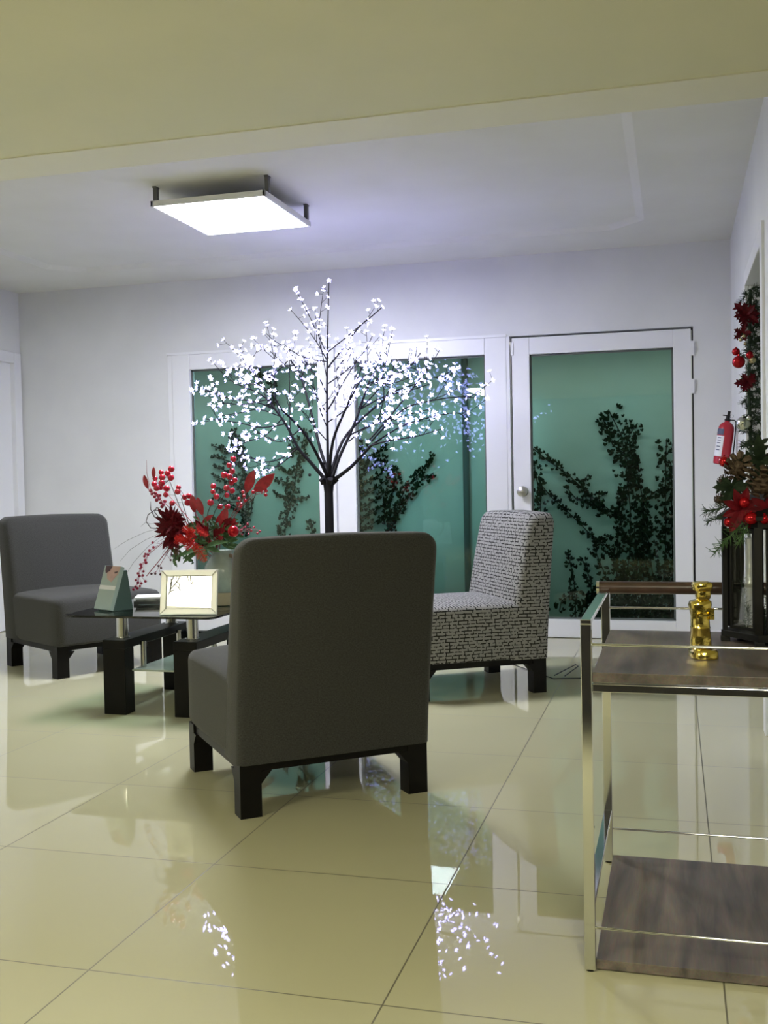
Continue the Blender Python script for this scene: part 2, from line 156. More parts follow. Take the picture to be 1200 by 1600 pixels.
M['petal'] = mat('crimson_petal', (.15, .003, .010), .6, spec=.2, noise=(.08, .002, .006), nscale=40)
M['cord'] = mat('black_cord', (.01, .01, .01), .5)
M['recess'] = mat('passage_paint', (.40, .42, .33), .7)

def fabric_mat():
    m = mat('grey_woven_fabric', (.060, .060, .057), .9, spec=.15)
    nt = m.node_tree; b = nt.nodes['Principled BSDF']
    uv = nt.nodes.new('ShaderNodeUVMap')
    n1 = nt.nodes.new('ShaderNodeTexNoise'); n1.inputs['Scale'].default_value = 420; n1.inputs['Detail'].default_value = 3
    mp = nt.nodes.new('ShaderNodeMapping'); mp.inputs['Scale'].default_value = (1, .35, 1)
    n2 = nt.nodes.new('ShaderNodeTexNoise'); n2.inputs['Scale'].default_value = 420
    mp2 = nt.nodes.new('ShaderNodeMapping'); mp2.inputs['Scale'].default_value = (.3, 1, 1)
    for a, c in ((mp, n1), (mp2, n2)):
        nt.links.new(uv.outputs[0], a.inputs[0]); nt.links.new(a.outputs[0], c.inputs['Vector'])
    ad = nt.nodes.new('ShaderNodeMath'); ad.operation = 'ADD'
    nt.links.new(n1.outputs['Fac'], ad.inputs[0]); nt.links.new(n2.outputs['Fac'], ad.inputs[1])
    mr = nt.nodes.new('ShaderNodeMapRange'); mr.inputs[1].default_value = .75; mr.inputs[2].default_value = 1.25
    nt.links.new(ad.outputs[0], mr.inputs[0])
    mx = nt.nodes.new('ShaderNodeMix'); mx.data_type = 'RGBA'
    mx.inputs[6].default_value = (.029, .029, .028, 1); mx.inputs[7].default_value = (.053, .053, .051, 1)
    nt.links.new(mr.outputs[0], mx.inputs[0]); nt.links.new(mx.outputs[2], b.inputs['Base Color'])
    bp = nt.nodes.new('ShaderNodeBump'); bp.inputs['Strength'].default_value = .3; bp.inputs['Distance'].default_value = .002
    nt.links.new(mr.outputs[0], bp.inputs['Height']); nt.links.new(bp.outputs[0], b.inputs['Normal'])
    b.inputs['Sheen Weight'].default_value = .15
    return m
M['fabric'] = fabric_mat()

def pattern_mat():      # light grey cloth with a broken black brick-like line pattern
    m = mat('maze_patterned_fabric', (.3, .3, .3), .85, spec=.2)
    nt = m.node_tree; b = nt.nodes['Principled BSDF']
    uv = nt.nodes.new('ShaderNodeUVMap')
    nz = nt.nodes.new('ShaderNodeTexNoise'); nz.inputs['Scale'].default_value = 30; nz.inputs['Detail'].default_value = 1
    vm = nt.nodes.new('ShaderNodeVectorMath'); vm.operation = 'MULTIPLY_ADD'
    vm.inputs[1].default_value = (.006, .006, 0)
    nt.links.new(uv.outputs[0], nz.inputs['Vector']); nt.links.new(nz.outputs['Color'], vm.inputs[0]); nt.links.new(uv.outputs[0], vm.inputs[2])
    br = nt.nodes.new('ShaderNodeTexBrick')
    br.inputs['Scale'].default_value = 1
    br.inputs['Brick Width'].default_value = .047; br.inputs['Row Height'].default_value = .0165
    br.inputs['Mortar Size'].default_value = .0026; br.inputs['Mortar Smooth'].default_value = .1
    br.offset = .38; br.offset_frequency = 2; br.squash = .72; br.squash_frequency = 3
    nt.links.new(vm.outputs[0], br.inputs['Vector'])
    n2 = nt.nodes.new('ShaderNodeTexNoise'); n2.inputs['Scale'].default_value = 75; n2.inputs['Detail'].default_value = 0
    nt.links.new(uv.outputs[0], n2.inputs['Vector'])
    gt = nt.nodes.new('ShaderNodeMath'); gt.operation = 'LESS_THAN'; gt.inputs[1].default_value = .60
    nt.links.new(n2.outputs['Fac'], gt.inputs[0])
    mu = nt.nodes.new('ShaderNodeMath'); mu.operation = 'MULTIPLY'
    nt.links.new(br.outputs['Fac'], mu.inputs[0]); nt.links.new(gt.outputs[0], mu.inputs[1])
    wv = nt.nodes.new('ShaderNodeTexWave'); wv.inputs['Scale'].default_value = 90; wv.bands_direction = 'X'
    nt.links.new(uv.outputs[0], wv.inputs['Vector'])
    m1 = nt.nodes.new('ShaderNodeMix'); m1.data_type = 'RGBA'
    m1.inputs[6].default_value = (.20, .195, .195, 1); m1.inputs[7].default_value = (.28, .275, .275, 1)
    nt.links.new(wv.outputs['Fac'], m1.inputs[0])
    mx = nt.nodes.new('ShaderNodeMix'); mx.data_type = 'RGBA'; mx.inputs[7].default_value = (.008, .008, .008, 1)
    nt.links.new(mu.outputs[0], mx.inputs[0]); nt.links.new(m1.outputs[2], mx.inputs[6])
    nt.links.new(mx.outputs[2], b.inputs['Base Color'])
    return m
M['pattern'] = pattern_mat()

def floor_mat():
    m = mat('cream_polished_tile', (.6, .58, .4), .02, spec=.85)
    nt = m.node_tree; b = nt.nodes['Principled BSDF']
    tc = nt.nodes.new('ShaderNodeTexCoord')
    br = nt.nodes.new('ShaderNodeTexBrick'); br.offset = 0; br.squash = 1
    br.inputs['Scale'].default_value = 1; br.inputs['Brick Width'].default_value = .664; br.inputs['Row Height'].default_value = .648
    br.inputs['Mortar Size'].default_value = .0022; br.inputs['Mortar Smooth'].default_value = .3
    br.inputs['Color1'].default_value = (.50, .48, .32, 1); br.inputs['Color2'].default_value = (.515, .495, .33, 1)
    br.inputs['Mortar'].default_value = (.13, .12, .07, 1)
    nt.links.new(tc.outputs['Object'], br.inputs['Vector'])
    nt.links.new(br.outputs['Color'], b.inputs['Base Color'])
    mr = nt.nodes.new('ShaderNodeMapRange'); mr.inputs[3].default_value = .012; mr.inputs[4].default_value = .5
    nt.links.new(br.outputs['Fac'], mr.inputs[0]); nt.links.new(mr.outputs[0], b.inputs['Roughness'])
    return m
M['floor'] = floor_mat()

def shelf_wood():
    m = mat('grey_brown_wood', (.1, .08, .07), .42)
    nt = m.node_tree; b = nt.nodes['Principled BSDF']
    tc = nt.nodes.new('ShaderNodeTexCoord')
    mp = nt.nodes.new('ShaderNodeMapping'); mp.inputs['Scale'].default_value = (9, 1.1, 9)
    n = nt.nodes.new('ShaderNodeTexNoise'); n.inputs['Scale'].default_value = 2.2; n.inputs['Detail'].default_value = 8; n.inputs['Distortion'].default_value = .6
    nt.links.new(tc.outputs['Object'], mp.inputs[0]); nt.links.new(mp.outputs[0], n.inputs['Vector'])
    mp2 = nt.nodes.new('ShaderNodeMapping'); mp2.inputs['Scale'].default_value = (120, 8, 120)
    n2 = nt.nodes.new('ShaderNodeTexNoise'); n2.inputs['Scale'].default_value = 2; n2.inputs['Detail'].default_value = 4
    nt.links.new(tc.outputs['Object'], mp2.inputs[0]); nt.links.new(mp2.outputs[0], n2.inputs['Vector'])
    cr = nt.nodes.new('ShaderNodeValToRGB')
    e = cr.color_ramp.elements
    e[0].position = .32; e[0].color = (.075, .065, .062, 1)
    e[1].position = .70; e[1].color = (.26, .21, .175, 1)
    k = cr.color_ramp.elements.new(.5); k.color = (.16, .13, .115, 1)
    nt.links.new(n.outputs['Fac'], cr.inputs[0])
    mx = nt.nodes.new('ShaderNodeMix'); mx.data_type = 'RGBA'; mx.blend_type = 'MULTIPLY'; mx.inputs[0].default_value = .5
    nt.links.new(cr.outputs[0], mx.inputs[6]); nt.links.new(n2.outputs['Color'], mx.inputs[7])
    nt.links.new(mx.outputs[2], b.inputs['Base Color'])
    return m
M['shelf'] = shelf_wood()

def glass_mat(name, tint, ior=1.5, rough=.0, boost=0.0):
    m = bpy.data.materials.new(name); m.use_nodes = True
    nt = m.node_tree; nt.nodes.clear()
    o = nt.nodes.new('ShaderNodeOutputMaterial'); t = nt.nodes.new('ShaderNodeBsdfTransparent'); g = nt.nodes.new('ShaderNodeBsdfGlossy')
    t.inputs[0].default_value = (*tint, 1); g.inputs['Roughness'].default_value = rough
    fr = nt.nodes.new('ShaderNodeFresnel'); fr.inputs[0].default_value = ior
    ad = nt.nodes.new('ShaderNodeMath'); ad.inputs[1].default_value = boost; ad.use_clamp = True
    mx = nt.nodes.new('ShaderNodeMixShader')
    nt.links.new(fr.outputs[0], ad.inputs[0]); nt.links.new(ad.outputs[0], mx.inputs[0])
    nt.links.new(t.outputs[0], mx.inputs[1]); nt.links.new(g.outputs[0], mx.inputs[2]); nt.links.new(mx.outputs[0], o.inputs[0])
    return m
M['green_glass'] = glass_mat('green_tinted_glass', (.60, .80, .80), 1.58)
M['table_glass'] = glass_mat('table_glass', (.80, .90, .86), 1.6)
M['clear_glass'] = glass_mat('clear_glass', (.97, .98, .97), 1.3)

# ---------------------------------------------------------------- mesh helpers
class MB:
    """collects shapes; build() links them as ONE mesh object"""
    def __init__(s): s.v = []; s.f = []
    def add(s, v, f, mtx=None):
        o = len(s.v)
        s.v += [(mtx @ Vector(p)) if mtx else Vector(p) for p in v]
        s.f += [tuple(i + o for i in q) for q in f]
        return s
    def box(s, x0, x1, y0, y1, z0, z1, mtx=None):
        v = [(x, y, z) for z in (z0, z1) for y in (y0, y1) for x in (x0, x1)]
        return s.add(v, [(0, 2, 3, 1), (4, 5, 7, 6), (0, 1, 5, 4), (2, 6, 7, 3), (0, 4, 6, 2), (1, 3, 7, 5)], mtx)
    def prism(s, poly, h0, h1, axis='z', mtx=None):
        n = len(poly)
        def P(a, b, h): return {'z': (a, b, h), 'y': (a, h, b), 'x': (h, a, b)}[axis]
        v = [P(a, b, h0) for a, b in poly] + [P(a, b, h1) for a, b in poly]
        f = [tuple(range(n)), tuple(range(2 * n - 1, n - 1, -1))] + [(i, i + n, (i + 1) % n + n, (i + 1) % n) for i in range(n)]
        return s.add(v, f, mtx)
    def tube(s, pts, rad, n=8, mtx=None, cap=True):
        pts = [Vector(p) for p in pts]
        if not isinstance(rad, (list, tuple)): rad = [rad] * len(pts)
        v = []; f = []; prev = None
        for i, p in enumerate(pts):
            d = (pts[min(i + 1, len(pts) - 1)] - pts[max(i - 1, 0)])
            d = d.normalized() if d.length > 1e-9 else Vector((0, 0, 1))
            if prev is None: a = d.orthogonal().normalized()
            else:
                a = prev - d * prev.dot(d)
                a = a.normalized() if a.length > 1e-6 else d.orthogonal().normalized()
            prev = a; b = d.cross(a)
            for k in range(n):
                t = 2 * math.pi * k / n
                v.append(p + (a * math.cos(t) + b * math.sin(t)) * rad[i])
        for i in range(len(pts) - 1):
            for k in range(n):
                q = (k + 1) % n
                f.append((i * n + k, i * n + q, (i + 1) * n + q, (i + 1) * n + k))
        if cap:
            f.append(tuple(range(n - 1, -1, -1))); f.append(tuple((len(pts) - 1) * n + k for k in range(n)))
        return s.add(v, f, mtx)
    def lathe(s, prof, n=24, c=(0, 0, 0), mtx=None, sx=1, sy=1):
        v = []; f = []
        for r, z in prof:
            for k in range(n):
                t = 2 * math.pi * k / n
                v.append((c[0] + r * sx * math.cos(t), c[1] + r * sy * math.sin(t), c[2] + z))
        for i in range(len(prof) - 1):
            for k in range(n):
                q = (k + 1) % n
                f.append((i * n + k, i * n + q, (i + 1) * n + q, (i + 1) * n + k))
        f.append(tuple(range(n - 1, -1, -1))); f.append(tuple((len(prof) - 1) * n + k for k in range(n)))
        return s.add(v, f, mtx)
    def sphere(s, c, r, n=12, mtx=None, sz=1):
        m = max(4, n // 2)
        prof = [(r * math.sin(math.pi * i / m) if 0 < i < m else r * .02, -r * sz * math.cos(math.pi * i / m)) for i in range(m + 1)]
        return s.lathe(prof, n, c, mtx)
    def leaf(s, a, b, wd, up=(0, -1, .3), curl=.15, thick=.0008, seg=5):
        a = Vector(a); b = Vector(b); d = b - a; L = d.length; d.normalize()
        up = Vector(up); sd = d.cross(up)
        sd = sd.normalized() if sd.length > 1e-6 else d.orthogonal().normalized()
        nn = sd.cross(d).normalized()
        v = []; f = []
        for i in range(seg + 1):
            t = i / seg; ww = wd * .5 * math.sin(math.pi * min(1, t * .92 + .06)) ** .8 if i < seg else .0004
            c = a + d * L * t + nn * (L * curl * 4 * t * (1 - t) * .5)
            fold = nn * ww * .35
            v += [c - sd * ww + fold, c, c + sd * ww + fold]
        n0 = len(v)
        v += [p - nn * thick for p in v]
        for i in range(seg):
            for k in (0, 1):
                q = 3 * i + k
                f.append((q, q + 1, q + 4, q + 3)); f.append((q + n0 + 3, q + n0 + 4, q + n0 + 1, q + n0))
            f.append((3 * i, 3 * i + 3, 3 * i + 3 + n0, 3 * i + n0)); f.append((3 * i + 5, 3 * i + 2, 3 * i + 2 + n0, 3 * i + 5 + n0))
        return s.add(v, f)
    def build(s, name, m, parent=None, smooth=None, bevel=0, seg=2, uv=False):
        me = bpy.data.meshes.new(name)
        me.from_pydata([tuple(p) for p in s.v], [], s.f); me.update()
        import bmesh
        bm = bmesh.new(); bm.from_mesh(me)
        bmesh.ops.recalc_face_normals(bm, faces=bm.faces)
        if bevel:
            bmesh.ops.bevel(bm, geom=[e for e in bm.edges if e.calc_face_angle(0) > .6] , offset=bevel, segments=seg, profile=.5, affect='EDGES')
        bm.to_mesh(me); bm.free()
        if smooth is not None:
            me.shade_smooth(); me.set_sharp_from_angle(angle=R(smooth))
        if uv: box_uv(me)
        me.materials.append(m)
        o = bpy.data.objects.new(name, me); col.objects.link(o)
        if parent: o.parent = parent
        return o

def box_uv(me):
    uvl = me.uv_layers.new(name='UVMap')
    for p in me.polygons:
        n = p.normal
        ax = max(range(3), key=lambda i: abs(n[i]) * (1.0 if i != 2 else .9))
        for li in p.loop_indices:
            c = me.vertices[me.loops[li].vertex_index].co
            uvl.data[li].uv = ((c.y, c.z) if ax == 0 else (c.x, c.z) if ax == 1 else (c.x, c.y))

def tag(o, label=None, cat=None, group=None, kind=None):
    if label: o['label'] = label
    if cat: o['category'] = cat
    if group: o['group'] = group
    if kind: o['kind'] = kind
    return o
def empty(name, loc=(0, 0, 0), rz=0, label=None, cat=None, group=None, kind=None):
    o = bpy.data.objects.new(name, None); col.objects.link(o); o.empty_display_size = .1
    o.location = loc; o.rotation_euler = (0, 0, rz)
    return tag(o, label, cat, group, kind)
def struct(name, mb, m, label=None, cat=None, **k):
    return tag(mb.build(name, m, **k), label, cat, kind='structure')

# ---------------------------------------------------------------- the setting
BW, RX, LX, CZ, NZ = 6.95, .355, -4.76, 2.525, 2.3     # back wall, right wall, left wall, ceiling, front-room ceiling
f = MB().box(-6.5, 4.5, -6, 5, -.06, 0)
fl = MB().box(LX + .576 - .2, 3.6, -2.6 - 1.996, BW - 1.996 + .08, -.06, 0)
fo = struct('floor', fl, M['floor'], 'polished cream ceramic tile floor reflecting the room', 'floor')
fo.location = (-.576, 1.996, 0)

wb = MB()
T1 = .12
wb.box(LX - .12, -3.532, BW, BW + T1, 0, 2.7)
wb.box(-3.532, .126, BW, BW + T1, 1.998, 2.7)
wb.box(.126, RX + .3, BW, BW + T1, 0, 2.7)
struct('wall_back', wb, M['wall'], 'white back wall around the green glass window and door', 'wall')

wl = MB()
wl.box(LX - .12, LX, 3.6, 5.85, 0, 2.7).box(LX - .12, LX, 5.85, 6.93, 2.06, 2.7).box(LX - .12, LX, 6.93, BW, 0, 2.7).box(LX - .12, LX, -2.6, 3.6, 0, 2.7)
struct('wall_left', wl, M['wall'], 'white left wall with a white door at its far end', 'wall')
wr = MB()
wr.box(RX, RX + .14, 5.48, BW + .02, 0, 2.7).box(RX, RX + .14, 4.52, 5.48, 2.0, 2.7).box(RX, RX + .14, 3.9, 4.52, 0, 2.7)
struct('wall_right', wr, M['wall'], 'white right wall with a passage opening', 'wall')
struct('wall_passage', MB().box(RX + .5, RX + .56, 3.9, 6.2, 0, 2.6).box(RX + .14, RX + .5, 5.9, 5.96, 0, 2.6).box(RX + .14, RX + .5, 4.1, 4.16, 0, 2.6).box(RX + .14, RX + .5, 4.16, 5.9, 2.3, 2.34), M['recess'], 'greenish beige passage wall seen past the garland', 'wall')
# front room shell, behind and beside the camera
struct('wall_front', MB().box(LX - .12, 3.6, -2.72, -2.6, 0, 2.4), M['night'])  # unseen wall made dark to darken what chrome and glass mirror
struct('wall_side', MB().box(3.5, 3.62, -2.6, 3.9, 0, 2.4).box(RX, 3.6, 3.9, 4.02, 0, 2.4), M['wall'])

# ceilings
tx0, tx1, ty0, ty1, td, tz = -4.06, -.15, 3.72, 6.44, .045, .022
ce = MB()
def ring(x0, x1, y0, y1, c): return [(x0, y0), (x1, y0), (x1, y1 - c), (x1 - c, y1), (x0 + c, y1), (x0, y1 - c)]
inner = ring(tx0, tx1, ty0, ty1, .19); up = ring(tx0 + td, tx1 - td, ty0 + td, ty1 - td, .17)
outer = [(LX - .1, 3.72), (RX + .1, 3.72), (RX + .1, 6.3), (RX + .1, BW + .1), (LX - .1, BW + .1), (LX - .1, 6.3)]
v = [(a, b, CZ) for a, b in outer] + [(a, b, CZ) for a, b in inner] + [(a, b, CZ + tz) for a, b in up]
fc = [(i, (i + 1) % 6, (i + 1) % 6 + 6, i + 6) for i in range(6)] + [(i + 6, (i + 1) % 6 + 6, (i + 1) % 6 + 12, i + 12) for i in range(6)] + [tuple(range(12, 18))]
ce.add(v, fc)
ce.box(LX - .1, RX + .1, 3.72, BW + .1, CZ + .09, CZ + .14)
struct('ceiling', ce, M['ceil'], 'white ceiling with a shallow recessed tray', 'ceiling')
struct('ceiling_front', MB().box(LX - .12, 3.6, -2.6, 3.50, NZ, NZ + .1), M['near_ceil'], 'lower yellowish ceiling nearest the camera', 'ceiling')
struct('beam', MB().box(LX - .12, 3.6, 3.48, 3.715, NZ - .004, CZ + .2), M['beam'], 'pale beam edge between the low ceiling and the tray ceiling', 'beam')

# window_1: two fixed panes in a white frame
win = empty('window_1', (0, 0, 0), kind='structure', label='wide two-pane window of green tinted glass in white frame', cat='window')
FY0, FY1 = BW - .012, BW + .07
wf = MB()
X0, XA, XB, XC, XD, X1 = -3.532, -3.357, -2.388, -2.118, -1.207, -1.062
GZ0, GZ1 = .125, 1.885
wf.box(X0 + .035, XA, FY0, FY1, 0, 1.998).box(XA, XB, FY0, FY1, 0, GZ0).box(XA, XB, FY0, FY1, GZ1, 1.998)
wf.box(XC, XD, FY0, FY1, 0, GZ0).box(XC, XD, FY0, FY1, GZ1, 1.998).box(XD, X1, FY0, FY1, 0, 1.998)
wf.box(XB, -2.262, FY0, FY1, 0, 1.998).box(-2.25, XC, FY0, FY1, 0, 1.998)
wf.build('window_frame', M['frame'], win, bevel=.004)
MB().box(X0, X0 + .035, FY0 + .006, FY1, 0, 1.998).box(-2.262, -2.25, FY0 + .03, FY1, 0, 1.998).build('window_casing', M['frame'], win)
MB().box(X0, X1, BW - .022, BW - .0, 1.994, 2.012).build('head_trim', M['frame'], win)
for a, b in ((XA, XB), (XC, XD)):
    MB().box(a + .001, b - .001, BW + .028, BW + .034, GZ0 + .001, GZ1 - .001).build('window_pane', M['green_glass'], win)
    be = MB(); g = .012
    be.box(a, a + g, BW + .018, BW + .028, GZ0, GZ1).box(b - g, b, BW + .018, BW + .028, GZ0, GZ1).box(a, b, BW + .018, BW + .028, GZ0, GZ0 + g).box(a, b, BW + .018, BW + .028, GZ1 - g, GZ1)
    be.build('glazing_bead', M['pipe'], win)
# door_1
struct('trim_1', MB().box(X1, -1.042, BW - .01, BW + .07, 0, 1.998), M['frame'], 'white post between window and glass door', 'trim')
dr = empty('door_1', (0, 0, 0), kind='structure', label='white framed glass door with round knob', cat='door')
L0, L1 = -1.026, .112
dz0, dz1 = .004, 1.984
gx0, gx1, gz0, gz1 = -.911, .003, .123, 1.872
MB().box(L0, gx0, FY0 + .004, FY1, dz0, dz1).box(gx1, L1, FY0 + .004, FY1, dz0, dz1).box(gx0, gx1, FY0 + .004, FY1, dz0, gz0).box(gx0, gx1, FY0 + .004, FY1, gz1, dz1).build('door_leaf', M['frame'], dr, bevel=.003)
MB().box(gx0 + .001, gx1 - .001, BW + .028, BW + .034, gz0 + .001, gz1 - .001).build('door_pane', M['green_glass'], dr)
be = MB(); g = .012
be.box(gx0, gx0 + g, BW + .018, BW + .028, gz0, gz1).box(gx1 - g, gx1, BW + .018, BW + .028, gz0, gz1).box(gx0, gx1, BW + .018, BW + .028, gz0, gz0 + g).box(gx0, gx1, BW + .018, BW + .028, gz1 - g, gz1)
be.build('glazing_bead', M['pipe'], dr)
kb = MB()
mt = Matrix.Translation((-.962, BW - .008, .97)) @ Matrix.Rotation(R(90), 4, 'X')
kb.lathe([(.034, 0), (.034, .006), (.012, .008), (.011, .03), (.03, .036), (.037, .052), (.034, .066), (.02, .074), (.002, .076)], 20, mtx=mt)
kb.build('door_knob', M['brass_knob'], dr, smooth=40)
for z in (1.86, 1.62, .30):
    MB().box(.108, .130, FY0 - .004, FY0 + .02, z - .045, z + .045).build('hinge', M['frame'], dr)
MB().box(-1.032, -1.016, FY0 - .003, FY0 + .02, 1.87, 1.955).build('door_closer_plate', M['frame'], dr)
MB().box(-1.042, -1.034, BW + .075, BW + .085, 0, 1.998).box(.118, .126, BW + .075, BW + .085, 0, 1.998).box(-1.042, .126, BW + .075, BW + .085, 1.985, 1.998).build('gap_shade_strip', M['gap'], dr)  # near-black strips put behind the leaf gap as its shade
struct('baseboard_back', MB().box(LX, X0 - .002, BW - .012, BW, 0, .07).box(.14, RX, BW - .012, BW, 0, .07), M['frame'])

# left door (plain white) with casing
d2 = empty('door_2', (0, 0, 0), kind='structure', label='plain white door in the left wall', cat='door')
MB().box(LX - .06, LX - .02, 5.93, 6.85, .005, 1.99).build('door_leaf', M['frame'], d2)
MB().box(LX - .11, LX + .018, 6.85, 6.935, 0, 2.07).box(LX - .11, LX + .018, 5.85, 5.93, 0, 2.07).box(LX - .11, LX + .018, 5.93, 6.85, 1.99, 2.07).build('door_frame', M['frame'], d2, bevel=.004)
# passage opening casing in the right wall
d3 = empty('door_3', (0, 0, 0), kind='structure', label='white casing of the passage opening in the right wall', cat='doorway')
MB().box(RX - .012, RX + .15, 4.44, 4.53, 0, 2.06).build('near_jamb', M['frame'], d3, bevel=.003)
MB().box(RX - .012, RX + .15, 4.53, 5.52, 1.98, 2.05).build('head_jamb', M['frame'], d3, bevel=.003)
MB().box(RX - .012, RX + .15, 5.46, 5.53, 0, 1.98).build('far_jamb', M['frame'], d3, bevel=.003)

# ---------------------------------------------------------------- planted strip behind the glass
GY = 7.72
struct('wall_garden', MB().box(-5.2, 1.6, GY, GY + .1, -.1, 3.0).box(-5.3, -5.2, BW + .12, GY + .1, -.1, 3).box(1.6, 1.7, BW + .12, GY + .1, -.1, 3), M['garden_wall'], 'pale garden wall behind the glass covered with ivy', 'wall')
struct('ground', MB().box(-5.2, 1.6, BW + .08, GY, -.12, -.02), M['garden_soil'], 'dark soil strip behind the glass', 'ground')
struct('eave', MB().box(-5.2, 1.6, BW + .12, GY - .42, 2.12, 2.2), M['garden_wall'])
tag(MB().tube([(-1.49, GY - .03, 2.6), (-1.49, GY - .03, 0)], .024, 12).build('downpipe', M['pipe'], smooth=40), 'dark vertical downpipe on the garden wall behind the right window pane', 'pipe')

rng = random.Random(11)
def vine(stems, label):
    root = empty('ivy_plant', (stems[0][0][0][0], GY, 0), label=label, cat='climbing plant', group='ivy on the garden wall')
    st = MB(); lf = MB(); ox = stems[0][0][0][0]
    for pts, wd, dens in stems:
        P = [Vector((x - ox, -.012, z)) for x, z in pts]
        st.tube([(p.x, -.008, p.z) for p in P], .004, 5)
        for a, b in zip(P, P[1:]):
            L = (b - a).length; n = max(3, int(L / .0135 * dens * (1 + wd * 13)))
            for i in range(n):
                t = (i + rng.random()) / n; c = a.lerp(b, t)
                sd = rng.uniform(-1, 1) * wd * 1.15
                d = (b - a).normalized(); pr = Vector((-d.z, 0, d.x))
                c = c + pr * sd + Vector((0, -rng.uniform(0, .03), 0))
                s = rng.uniform(.014, .024); an = rng.uniform(-1.1, 1.1)
                mt = Matrix.Translation(c) @ Matrix.Rotation(an, 4, 'Y') @ Matrix.Rotation(rng.uniform(-.6, .6), 4, 'X')
                pts2 = [(0, .2), (-.5, .62), (-.95, .3), (-.72, -.35), (0, -1), (.72, -.35), (.95, .3), (.5, .62)]
                lf.add([(q[0] * s * .8, -.004 + (.004 if k % 2 else 0), q[1] * s) for k, q in enumerate(pts2)] + [(0, -.001, -.05 * s)],
                       [(k, (k + 1) % 8, 8) for k in range(8)], mt)
    for pts, wd, dens in stems:         # the main runners reach the soil
        if wd >= .045 and pts[0][1] < .9:
            x, z = pts[0][0] - ox, pts[0][1]
            st.tube([(x, -.01, z), (x + .02, -.012, z * .5), (x + .01, -.02, -.02)], .006, 6)
            for i in range(int(z / .02)):
                c = Vector((x + rng.uniform(-.04, .05), -rng.uniform(.01, .04), rng.uniform(0, z)))
                d = Vector((rng.uniform(-.5, .5), -.3, -1)).normalized()
                lf.leaf(c, c + d * .03, .022, (0, -1, .2), seg=3)
    st.build('stem', M['ivy_stem'], root); lf.build('foliage', M['ivy'], root)
vine(VINES_DOOR, 'dark green ivy climbing the garden wall behind the glass door')
vine(VINES_RIGHT, 'ivy fanning from the centre mullion behind the right window pane')
vine(VINES_LEFT, 'thin ivy sprays climbing behind the left window pane')
def bush(x0, x1, h, label):
    root = MB()
    for i in range(int((x1 - x0) * 900 * h / .3)):
        x = rng.uniform(x0, x1); z = rng.uniform(0, h) * rng.random() ** .4; y = GY - rng.uniform(.04, .3)
        a = Vector((x, y, z)); d = Vector((rng.uniform(-1, 1), rng.uniform(-.6, .2), rng.uniform(-.3, 1))).normalized()
        root.leaf(a, a + d * rng.uniform(.03, .06), .026, (0, -1, .2), seg=3)
    root.tube([(.5 * (x0 + x1), GY - .15, -.03), (.5 * (x0 + x1), GY - .15, h * .7)], .01, 6)
    tag(root.build('shrub', M['ivy']), label, 'plant', kind='stuff')
bush(-.66, .35, .26, 'low dark leafy undergrowth at the foot of the door glass')
bush(-2.35, -1.9, .22, 'low dark leafy undergrowth at the foot of the window')

# ---------------------------------------------------------------- ceiling lamps
lamp = empty('ceiling_light', (-2.188, 5.09, 2.44), label='square white LED panel hung just below the ceiling, switched on', cat='ceiling light')
hx, hy = .305, .33
MB().box(-hx, -hx + .014, -hy, hy, 0, .028).box(hx - .014, hx, -hy, hy, 0, .028).box(-hx, hx, -hy, -hy + .014, 0, .028).box(-hx, hx, hy - .014, hy, 0, .028).box(-hx + .01, hx - .01, -hy + .01, hy - .01, .018, .026).build('panel_frame', M['white_metal'], lamp, bevel=.002)
MB().box(-hx + .014, hx - .014, -hy + .014, hy - .014, .002, .012).build('diffuser', M['diffuser'], lamp)
top = CZ + tz - 2.44
for sx, sy in ((-1, -1), (1, -1), (1, 1), (-1, 1)):
    MB().box(sx * (hx - .006) - .010, sx * (hx - .006) + .010, sy * (hy - .05) - .012, sy * (hy - .05) + .012, .028, top).box(sx * (hx - .006) - .010, sx * (hx - .006) + .010, sy * (hy - .05) - .02, sy * (hy - .05) + .02, top - .006, top).build('mounting_clip', M['clip'], lamp)
for x, y, lb in ((-2.42, -.5, 'rectangular ceiling panel light reflected in the picture frame glass'), (.42, -.7, 'rectangular ceiling panel light of the front room, above the dark desk')):  # the second panel is unseen, added to light the right wall
    l2 = empty('ceiling_light', (x, y, NZ - .03), label=lb, cat='ceiling light', group='front room ceiling lights')
    MB().box(-.3, .3, -.6, .6, .012, .03).build('panel_frame', M['white_metal'], l2, bevel=.003)
    MB().box(-.28, .28, -.58, .58, 0, .012).build('diffuser', M['near_diffuser'], l2)

